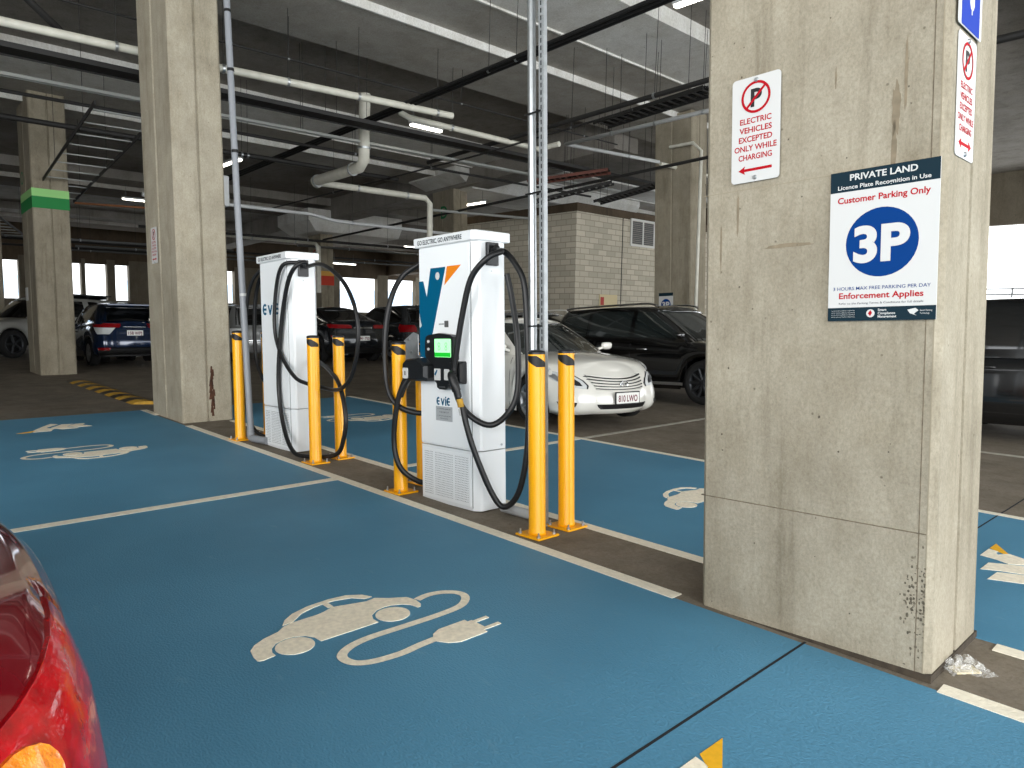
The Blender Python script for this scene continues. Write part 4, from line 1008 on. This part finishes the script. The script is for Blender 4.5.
mb = MB(); B.arc_patch(mb, -1, [(.86,-.26,.26),(.90,-.26,.26)], .012); mb.build('garnish', M['chrome'], hrv)
mb = MB(); mb.box(-1.95,-1.6,-.55,.55,1.50,1.53); mb.build('roof_spoiler', M['paint_blue'], hrv)

# silver car between
slv, B, Cb = make_car(dict(name='van_car', label='silver vehicle glimpsed behind the grey conduit and left hoses of the far charger', loc=(-21.35,8.6,0), rz=HPI, L=4.6, W=1.8, H=1.62, wr=.33, wf=1.35, wrx=-1.35, clr=.24,
    paint=M['paint_silver'], shoulder=[(-2.3,1.0),(0,1.0),(1.2,.98),(2.3,.8)], cabin=(-2.2,1.4,-1.9,.3,.93,.75), roof_drop=.04, rear_glass=(.08,.9,.9), sidewin=((-1.6,-.4),(-.3,1.2)), seams=(-.3,.9), crown=.05))
add_lamp(slv, B, -1, 'tail_light', M['lens_clear'], [(.66,.6,1.0),(.9,.6,1.05)]); number_plate(slv, B, -1, .6, '702 KRT')
mb = MB(); B.arc_patch(mb, -1, [(.40,-.9,.9),(.46,-.9,.9)], .012); mb.build('bumper_trim', M['chrome'], slv)

# dark coupe-backed car
glc, B, Cb = make_car(dict(name='coupe_car', label='dark slope-backed car seen from behind between the two chargers', loc=(-19.9,10.75,0), rz=HPI, L=4.75, W=1.93, H=1.62, wr=.36, wf=1.45, wrx=-1.4, clr=.24,
    paint=M['paint_dark'], shoulder=[(-2.4,1.12),(-1.9,1.16),(-1.0,1.06),(.5,1.0),(1.5,.95),(2.35,.78)], cabin=(-2.15,1.3,-.9,.3,.92,.66), curve=1.2, rear_glass=(.15,.9,.88),
    sidewin=((-1.2,-.3),(-.2,1.1)), seams=(-1.0,-.2,.9), crown=.05, rim='alloy_dark'))
add_lamp(glc, B, -1, 'tail_light', M['lens_red'], [(.80,.34,1.0),(.88,.34,1.08),(.92,.4,1.1)])
number_plate(glc, B, -1, .48, '94 · 753')
mb = MB(); B.arc_patch(mb, -1, [(.80,-.3,.3),(.84,-.3,.3)], .008); mb.build('garnish', M['chrome'], glc)
add_lamp(glc, B, -1, 'reflector', M['lens_red'], [(.52,.7,.95),(.57,.7,.95)], .01)
mb = MB(); B.arc_patch(mb, -1, [(.0,-.85,.85),(.18,-.9,.9)], .01); mb.build('rear_bumper', M['trim_black'], glc)

# grey wagon rear
crv, B, Cb = make_car(dict(name='suv_car', label='grey wagon with lit red tail lamp left of the near charger', loc=(-19.7,13.1,0), rz=HPI, L=4.6, W=1.85, H=1.70, wr=.36, wf=1.35, wrx=-1.3, clr=.24,
    paint=M['paint_grey'], shoulder=[(-2.3,1.1),(-1.5,1.12),(0,1.06),(1.2,1.0),(2.3,.82)], cabin=(-2.2,1.3,-1.85,.3,.93,.74), rear_glass=(.1,.88,.84), sidewin=((-1.75,-1.1),(-1.0,-.2),(-.1,1.1)), seams=(-1.0,-.15,.95), crown=.06))
add_lamp(crv, B, -1, 'tail_light', M['lens_red'], [(.70,.55,1.15),(.85,.55,1.2),(1.0,.62,1.1)])
number_plate(crv, B, -1, .55, '337 TGL')
mb = MB(); B.arc_patch(mb, -1, [(.2,-.95,.95),(.45,-.95,.95)], .008); mb.build('rear_bumper', M['paint_silver'], crv)  # silver on the grey body: daylight on the rear put into colour

# silver ute front quarter far left
ute, B, Cb = make_car(dict(name='ute_car', label='silver ute with a high canopy behind the green-banded column', loc=(-25.7,4.5,0), rz=-pi/3, L=5.3, W=1.86, H=1.80, wr=.39, wf=1.65, wrx=-1.55, clr=.34,
    paint=M['paint_ute'], shoulder=[(-2.6,1.12),(.6,1.12),(1.3,1.08),(2.1,1.02),(2.6,.9)], cabin=(-2.5,1.3,-2.3,.55,.94,.76), curve=1.05, sidewin=((-2.2,-.95),(-.75,.15),(.25,1.15)), seams=(-.8,.2,1.1), handles=(-.1,), crown=.07, rim='alloy_dark'))
add_lamp(ute, B, 1, 'headlight', M['lens_clear'], [(.66,.6,.95),(.86,.62,1.15)])
mb = MB(); B.arc_patch(mb, 1, [(.4,-.5,.5),(.84,-.55,.55)], .006); mb.build('grille', M['chrome'], ute)
mb = MB(); mb.box(-2.0,-.2,-.6,.6,1.87,1.91)
for x in (-1.8,-1.1,-.4): mb.box(x,x+.04,-.62,.62,1.78,1.88)
mb.build('roof_rack', M['trim_black'], ute)

# small silver edge car at far left
edg, B, Cb = make_car(dict(name='hatchback_car', label='silver car whose corner shows at the left edge of the photo', loc=(-20.3,-.95,0), rz=HPI, L=4.3, W=1.76, H=1.5, wr=.32, wf=1.3, wrx=-1.3, clr=.2,
    paint=M['paint_silver'], shoulder=[(-2.2,1.0),(0,.98),(1.2,.92),(2.15,.75)], cabin=(-2.0,1.2,-1.5,.2,.92,.68), sidewin=((-1.4,-.3),(-.2,1.05)), seams=(-.2,.8), crown=.05))
add_lamp(edg, B, -1, 'tail_light', M['lens_red'], [(.66,.5,1.0),(.92,.5,1.05)])

# pale car behind the sedan with roof rails
sm, B, Cb = make_car(dict(name='wagon_car', label='silver car with roof rails behind the roof of the white sedan', loc=(-13.0,13.45,0), rz=0, L=4.5, W=1.8, H=1.62, wr=.33, wf=1.3, wrx=-1.3, clr=.22,
    paint=M['paint_silver'], shoulder=[(-2.2,1.0),(0,.98),(1.2,.92),(2.2,.75)], cabin=(-2.1,1.25,-1.7,.2,.92,.70), sidewin=((-1.6,-.9),(-.8,-.2),(-.1,1.05)), seams=(-.15,.85), crown=.05))
for sg in (1,-1):
    mb = MB(); mb.tube([(-1.5,sg*.58,1.53),(-1.4,sg*.6,1.62),(.0,sg*.6,1.64),(.2,sg*.6,1.58)], .02, 8); mb.build('roof_rail', M['paint_white'], sm)

# dark vehicle at the right edge
rsv, B, Cb = make_car(dict(name='suv_car', label='black vehicle cut by the right edge beyond the pillar', loc=(-1.55,11.55,0), rz=0, L=4.9, W=1.95, H=1.86, wr=.38, wf=1.5, wrx=-1.45, clr=.24,
    paint=M['paint_black2'], shoulder=[(-2.45,1.12),(0,1.12),(1.2,1.1),(2.45,.9)], cabin=(-2.4,1.5,-2.2,.5,.94,.78), curve=1.05, roof_drop=.04, sidewin=((-2.1,-1.3),(-1.2,-.2),(-.1,1.3)), seams=(-1.2,-.15,1.1), handles=(-.9,.1), crown=.07, rim='alloy_dark'))
add_lamp(rsv, B, -1, 'tail_light', M['lens_red'], [(.66,.7,1.0),(.95,.7,1.05)])

# red sedan, only its right rear corner shows
red, B, Cb = make_car(dict(name='sedan_car', label='red sedan whose rear corner and tail lamp fill the lower left', loc=(-3.13,-.56,0), rz=HPI, L=4.55, W=1.76, H=1.47, wr=.32, wf=1.35, wrx=-1.25, clr=.2, hero=True, ns=110,
    paint=M['paint_red'], shoulder=[(-2.3,.85),(-2.1,.91),(-1.8,.945),(-1.2,.95),(.4,.95),(1.2,.88),(1.9,.78),(2.3,.64)], cabin=(-1.75,1.3,-.95,.25,.90,.66), sidewin=((-1.2,-.3),(-.2,1.1)), seams=(-.95,-.22,.9), crown=.06,
    rear_in=[(0,.12),(.06,.05),(.2,.01),(.45,.0),(.6,.02),(.75,.04),(.88,.07),(.95,.12),(1,.18)], rr=(.36,.34), bow_r=.10, rear_glass=(.15,.92,.85)))
RED = (red, B)
add_lamp(red, B, -1, 'tail_light', M['lens_hero'], [(.38,.62,.98),(.52,.50,1.12),(.68,.46,1.18),(.83,.50,1.16),(.90,.70,1.12),(.955,.93,1.05)], .008, n=30)
for sg in (1,-1):
    x, y, z = B.arc(.66, sg*.62, -1, .015)
    mb = MB(); ra_ = []
    rows = []
    for i in range(13):
        a = -pi/2+pi*i/12; rows.append((.76+.105*sin(a), sg*(.72-.085*cos(a)), sg*(.72+.085*cos(a)+.0005)))
    B.arc_patch(mb, -1, rows, .014, 18); mb.build('indicator_lens', M['lens_orange'], red)
number_plate(red, B, -1, .45, '291 JHM')
mb = MB(); pts = [B.arc(t, .40+.0*t, -1, .001) for t in (.3,.5,.7,.9)]; mb.tube(pts, .004, 6, 1); mb.build('boot_gap', M['trim_black'], red)

# ------------------------------------------------------------------ overhead services
def run(name, label, cat, pts, r, m, group=None, collars=(), sub=1, ring_m='steel', n=14, hang=True):
    o = Vector(pts[0]); root = empty(name, o, 0, False); tag(root, label, cat, group)
    P = [Vector(p)-o for p in pts]
    mb = MB(); mb.tube(P, r, n, sub); mb.build('pipe' if 'pipe' in name else 'run', M[m], root)
    for c in collars:
        tot = sum((b-a).length for a, b in zip(P, P[1:])); d = tot*c
        for a, b in zip(P, P[1:]):
            l = (b-a).length
            if d <= l: break
            d -= l
        p = a+(b-a)*(d/l); q = (b-a).normalized()*.02
        mb = MB(); mb.cyl(p-q, p+q, r*1.18, n=n)
        mb.build('hanger', M[ring_m], root)
        if hang:
            mb = MB(); mb.cyl(p+Vector((0,0,r)), p+Vector((0.03,0,max(.3, cz(o.x+p.x, 6.6)-(o.z+p.z)))), .005, n=6); mb.build('hanger_rod', M['pipe_dark'], root)
    return root
def ladder(label, p0, p1, w, m='pipe_dark', n=20, rail=.07, cables=0, group=None, rung=None):
    o = Vector(p0); root = empty('cable_tray', o, 0, False); tag(root, label, 'cable tray', group)
    a, b = Vector((0,0,0)), Vector(p1)-o; d = (b-a).normalized(); s = d.cross(Vector((0,0,1))).normalized()*w/2
    for q in (-1,1):
        mb = MB(); mb.bar(a+s*q, b+s*q, .02, rail); mb.build('side_rail', M[m], root)
    if n > 30:
        mb = MB(); mb.bar(a+Vector((0,0,-.01)), b+Vector((0,0,-.01)), w-.02, .004)
        for i in range(n): p = a+(b-a)*((i+.5)/n); mb.bar(p-s, p+s, .04, .02)
        mb.build('tray_bed', M[rung or m], root)
    else:
        for i in range(n): mb = MB(); p = a+(b-a)*((i+.5)/n); mb.bar(p-s, p+s, .04, .02); mb.build('rung', M[rung or m], root)
    for i in range(cables):
        f = (i+.5)/cables*2-1; mb = MB(); P = [a+(b-a)*t+s*f*.85+Vector((0,0,.03+.008*sin(9*t+i*2))) for t in [j/12 for j in range(13)]]; mb.tube(P, .022, 6, 1); mb.build('cable', M['cable_dark'], root)
    for t in (.12,.5,.88):
        for q in (-1,1):
            p = a+(b-a)*t+s*q; mb = MB(); mb.cyl(p, (p.x, p.y, cz(o.x+p.x,6.7)-o.z), .005, n=6); mb.build('hanger_rod', M['pipe_dark'], root)
    return root
run('drain_pipe', 'long cream pipe crossing overhead in front of the tall left column', 'pipe', [(-11.83,-2.5,5.14),(-11.42,3.2,5.15),(-10.83,8.54,5.17)], .06, 'pipe_white', collars=(.36,.5,.63,.72,.83,.97))
run('drain_pipe', 'second length of cream pipe hanging lower in the middle of the ceiling', 'pipe', [(-11.75,8.0,5.3),(-11.6,8.1,5.2),(-11.0,11.0,5.0),(-10.45,11.05,5.03)], .055, 'pipe_white', collars=(.3,.8))
ladder('wide dark cable tray loaded with black cables beside the long cream pipe', (-12.25,-2.9,4.98), (-11.73,16.25,5.01), .42, cables=7, n=60)
ladder('narrow perforated steel tray running parallel below the dark cable tray', (-13.35,-2.9,4.92), (-12.89,16.25,4.98), .10, 'tray_steel', n=90, rail=.05, rung='tray_steel')
run('overhead_pipe', 'thin dark pipe below the perforated tray', 'pipe', [(-14.28,-2.32,4.92),(-14.05,16.25,4.98)], .03, 'pipe_dark', collars=(0.35,0.58,0.69))
run('overhead_pipe', 'thicker dark pipe lowest of those on the left', 'pipe', [(-15.67,-2.32,4.81),(-15.44,10.45,4.84)], .05, 'pipe_dark', collars=(0.35,0.7,0.69))
run('overhead_pipe', 'white conduit running near the far charger top', 'pipe', [(-17.3,5.0,4.0),(-17.3,9.0,4.0),(-17.0,9.6,3.85),(-17.0,13.5,3.85)], .045, 'pvc_grey', collars=(.2,.6))
for i, (dy, lb_) in enumerate(((0,'nearest black cable of the bundle rising to the upper right'),(.09,'middle black cable of the bundle rising to the upper right'),(.18,'furthest black cable of the bundle rising to the upper right'))):
    run('overhead_cable', lb_, 'cable', [(-23.22,7.49+dy,4.77),(-11.61,7.55+dy,5.2),(-2.32,7.60+dy,5.55)], .026, 'cable_dark', 'black cable bundle', collars=(0.52,0.72,0.69) if i == 1 else ())
run('overhead_pipe', 'dark pipe running above the galvanised strut to the pillar', 'pipe', [(-13.93,10.27,5.02),(-2.32,10.33,5.42)], .045, 'pipe_dark', collars=(.3,.55))
run('overhead_pipe', 'grey pipe with a corner bend running towards the big pillar', 'pipe', [(-10.3,14.33,5.15),(-10.66,11.48,5.13),(-7.33,11.76,5.26),(-3.48,11.96,5.39)], .04, 'pvc_grey', collars=(.1,.4,.5,.6))
run('overhead_pipe', 'grey pipe crossing behind the column with the downpipe', 'pipe', [(-10.3,14.4,5.12),(-10.22,19.16,5.12)], .045, 'pipe_white', collars=(.5,))
run('drain_pipe', 'fat white drain pipe with elbows hanging in the middle distance', 'pipe', [(-13.0,8.0,5.9),(-13.08,8.02,4.6),(-13.2,8.0,4.48),(-15.1,8.0,4.42),(-15.2,8.1,4.40)], .115, 'pipe_white', collars=(.3,.5,.93), hang=False)
run('drain_pipe', 'white pipe running on to the column lettered D and down it', 'pipe', [(-15.15,8.0,4.41),(-15.1,11.05,4.42),(-15.1,11.2,4.3),(-15.1,11.2,2.0)], .075, 'pipe_white', collars=(.2,.45), hang=False)
run('drain_pipe', 'white pipe turning down the column lettered C', 'pipe', [(-24.6,9.5,4.05),(-24.7,13.0,4.05),(-24.75,13.2,3.9),(-24.75,13.2,2.2)], .09, 'pipe_white', collars=(.2,.5))
run('down_pipe', 'white downpipe fixed to the corner of the column behind the black wagon', 'pipe', [(-10.4,14.9,5.6),(-9.75,14.9,5.6),(-9.55,14.95,5.4),(-9.52,14.95,.0)], .04, 'pipe_white', hang=False)
run('overhead_pipe', 'thin black sprinkler line crossing the dark ceiling', 'pipe', [(-22,9.8,4.6),(-12,10.2,4.9),(-8,10.3,5.1)], .02, 'pipe_dark', collars=(.3,.6,.9))
run('overhead_pipe', 'thin sprinkler line high between the beams', 'pipe', [(-11.5,2.0,5.6),(-11.3,14,5.65)], .016, 'pipe_dark', collars=(.3,.6,.9))
run('overhead_pipe', 'black pipe slanting across the top left corner', 'pipe', [(-11.6,-.2,5.9),(-11.07,1.814,5.45),(-11.72,2.5,5.2)], .05, 'pipe_dark', collars=(.4,))
run('overhead_pipe', 'dark pipe behind the black cable bundle', 'pipe', [(-24,13.0,4.1),(-12,12.9,4.55),(-4,12.8,4.85)], .035, 'pipe_dark', collars=(.6,.8))
run('overhead_pipe', 'grey conduit below the D column band', 'pipe', [(-16.3,12.0,4.35),(-15.6,15.2,4.38)], .04, 'tray_steel')
run('overhead_pipe', 'dark conduit at the right edge of the photo', 'pipe', [(-3.0,9.0,5.2),(2,9.3,5.3)], .05, 'pipe_dark')
run('overhead_pipe', 'second dark conduit at the right edge of the photo', 'pipe', [(-3.0,10.4,4.9),(2,10.6,5.0)], .05, 'pipe_dark')
run('overhead_pipe', 'white pipe at the right edge of the photo', 'pipe', [(-3.0,11.4,6.0),(2,11.6,6.1)], .045, 'pipe_white')
ladder('steel cable ladder at the right edge above the black vehicle', (-2.6,13,4.7), (1.5,13.3,4.8), .25, 'tray_steel', n=16)
ladder('brown cable ladder angled down towards the blockwork', (-12.9,12.6,4.75), (-11.2,13.6,4.95), .42, 'ladder_brown', n=14, cables=4)
ladder('dark cable ladder angled down in front of the blockwork', (-12.4,14.6,4.45), (-10.9,15.0,4.75), .42, 'pipe_dark', n=12, cables=4)
ladder('dark cable ladder reaching the blockwork corner', (-13.2,13.0,4.35), (-11.4,14.0,4.75), .3, 'pipe_dark', n=12, rung='tray_steel')
ladder('long dark cable ladder with pale rungs left of the tall column', (-21,4.0,4.15), (-12.3,3.4,4.55), .9, 'pipe_dark', n=11, rung='tray_steel')
ladder('dark cable ladder with pale rungs at the far left', (-30,4.6,3.9), (-20,1.6,4.2), .6, 'pipe_dark', n=14, rung='tray_steel')
ladder('dark cable ladder high above the white sedan', (-9.3,11.0,5.2), (-6.9,11.0,5.35), .45, 'pipe_dark', n=14, cables=5)
run('sprinkler_pipe', 'copper sprinkler pipe behind the tall left column', 'pipe', [(-21.6,4.6,4.2),(-21.4,6.5,4.25),(-21.4,6.5,4.0),(-21.4,7.4,4.0)], .03, 'copper')
for i in range(9):
    random.seed(i*7); x = -34+i*1.2+random.uniform(-.4,.4); y = 6+i*1.5
    pass
for i, (x, y) in enumerate(((-30,6),(-31,9),(-33,12),(-35,7),(-36,11),(-24,11.8),(-26,18),(-31,19),(-33,23))):
    run('overhead_pipe', ['far grey service pipe over the blue hatch','far service pipe near the west openings','far service pipe above the silver vehicle','furthest service pipe at left','far dark service pipe by the openings','service pipe behind the far charger','service pipe beyond the column lettered C','service pipe beyond the dark cars','last service pipe before the west openings'][i], 'pipe', [(x,y-5,3.9+.02*i),(x+.3,y+6,3.95+.02*i)], .045, 'pipe_dark' if i % 2 else 'dull_steel', collars=(.2,.5,.8))

def tube_light(label, loc, rz, group='fluorescent ceiling lights', L_=1.25):
    if 'cream pipe' in label: L_ = .8
    r = empty('ceiling_light', loc, rz, False); tag(r, label, 'light', group)
    mb = MB(); mb.box(-L_/2,L_/2,-.07,.07,.03,.09,.01); mb.build('housing', M['pvc_grey'], r)
    mb = MB(); mb.box(-L_/2+.02,L_/2-.02,-.05,.05,-.01,.03,.012); mb.build('tube', M['lamp_glow'], r)
    for s in (-1,1):
        mb = MB(); mb.cyl((s*L_*.4,0,.09),(s*L_*.4,0,.5),.006,n=6); mb.build('hanger_rod', M['dull_steel'], r)
for lbl, loc, rz in (('ceiling light by the conduit left of the far charger', (-19.2,7.75,5.35), 0), ('ceiling light left of the tall column above the blue hatch', (-26.5,7.65,5.1), pi/2),
    ('bright ceiling light at the end of the long cream pipe', (-12.2,8.95,5.25), pi/2), ('ceiling light at the top edge beside the pillar', (-6.2,9.75,6.3), .0),
    ('ceiling light right of the column lettered D', (-19.0,15.9,5.2), 0), ('ceiling light above the near charger', (-25.2,18.0,4.25), pi/2), ('ceiling light over the dark cars', (-30.5,17.6,3.75), pi/2)):
    tube_light(lbl, loc, rz)
bxr = empty('junction_box', (-13.9,5.25,3.72), 0, False); tag(bxr, 'pale grey box hanging beside the conduit left of the far charger', 'box')
mb = MB(); mb.box(-.25,.25,-.22,.22,-.28,.28,.02); mb.build('case', M['pvc_grey'], bxr); mb = MB(); mb.cyl((0,0,.28),(0,0,2.8),.02,n=8); mb.build('drop_rod', M['pvc_grey'], bxr)

# ------------------------------------------------------------------ light
w = bpy.data.worlds.new('World'); SC.world = w; w.use_nodes = True; nt = w.node_tree; bg = nt.nodes['Background']
bg.inputs['Color'].default_value = (.93,.97,1.0,1); bg.inputs['Strength'].default_value = 2.2
def area(name, loc, tgt, sx, sy, e, col=(1,.98,.95)):
    l = bpy.data.lights.new(name, 'AREA'); l.shape = 'RECTANGLE'; l.size = sx; l.size_y = sy; l.energy = e; l.color = col
    o = bpy.data.objects.new(name, l); COL.objects.link(o); o.location = loc
    o.rotation_euler = (Vector(tgt)-Vector(loc)).to_track_quat('-Z','Y').to_euler(); return o
area('daylight_right', (11, 4, 3.2), (-3, 3.5, 1.0), 16, 5, 850)
area('fill_behind', (2, -10.5, 3.5), (-3, 3, 1.0), 14, 4.5, 900)  # added fill light behind the camera, out of view

# ------------------------------------------------------------------ camera
cam_d = bpy.data.cameras.new('camera'); cam_d.sensor_width = 36; cam_d.sensor_fit = 'HORIZONTAL'
cam_d.lens = 713.786/1024*36; cam_d.clip_end = 300; cam_d.clip_start = .02
camo = bpy.data.objects.new('camera', cam_d); COL.objects.link(camo)
pitch, roll, yaw = R(5.55530755), R(.94006189), R(-46.76906526)
fw = Vector((sin(yaw)*cos(pitch), cos(yaw)*cos(pitch), -sin(pitch))); rt = Vector((cos(yaw), -sin(yaw), 0)); up = rt.cross(fw)
r2 = cos(roll)*rt+sin(roll)*up; u2 = -sin(roll)*rt+cos(roll)*up
camo.matrix_world = Matrix.Translation((0,0,1.5)) @ Matrix((r2, u2, -fw)).transposed().to_4x4()
SC.camera = camo
SC.view_settings.view_transform = 'Standard'; SC.view_settings.look = 'None'; SC.view_settings.exposure = .6
SC.cycles.use_denoising = True; SC.cycles.max_bounces = 6; SC.cycles.diffuse_bounces = 4; SC.cycles.glossy_bounces = 3
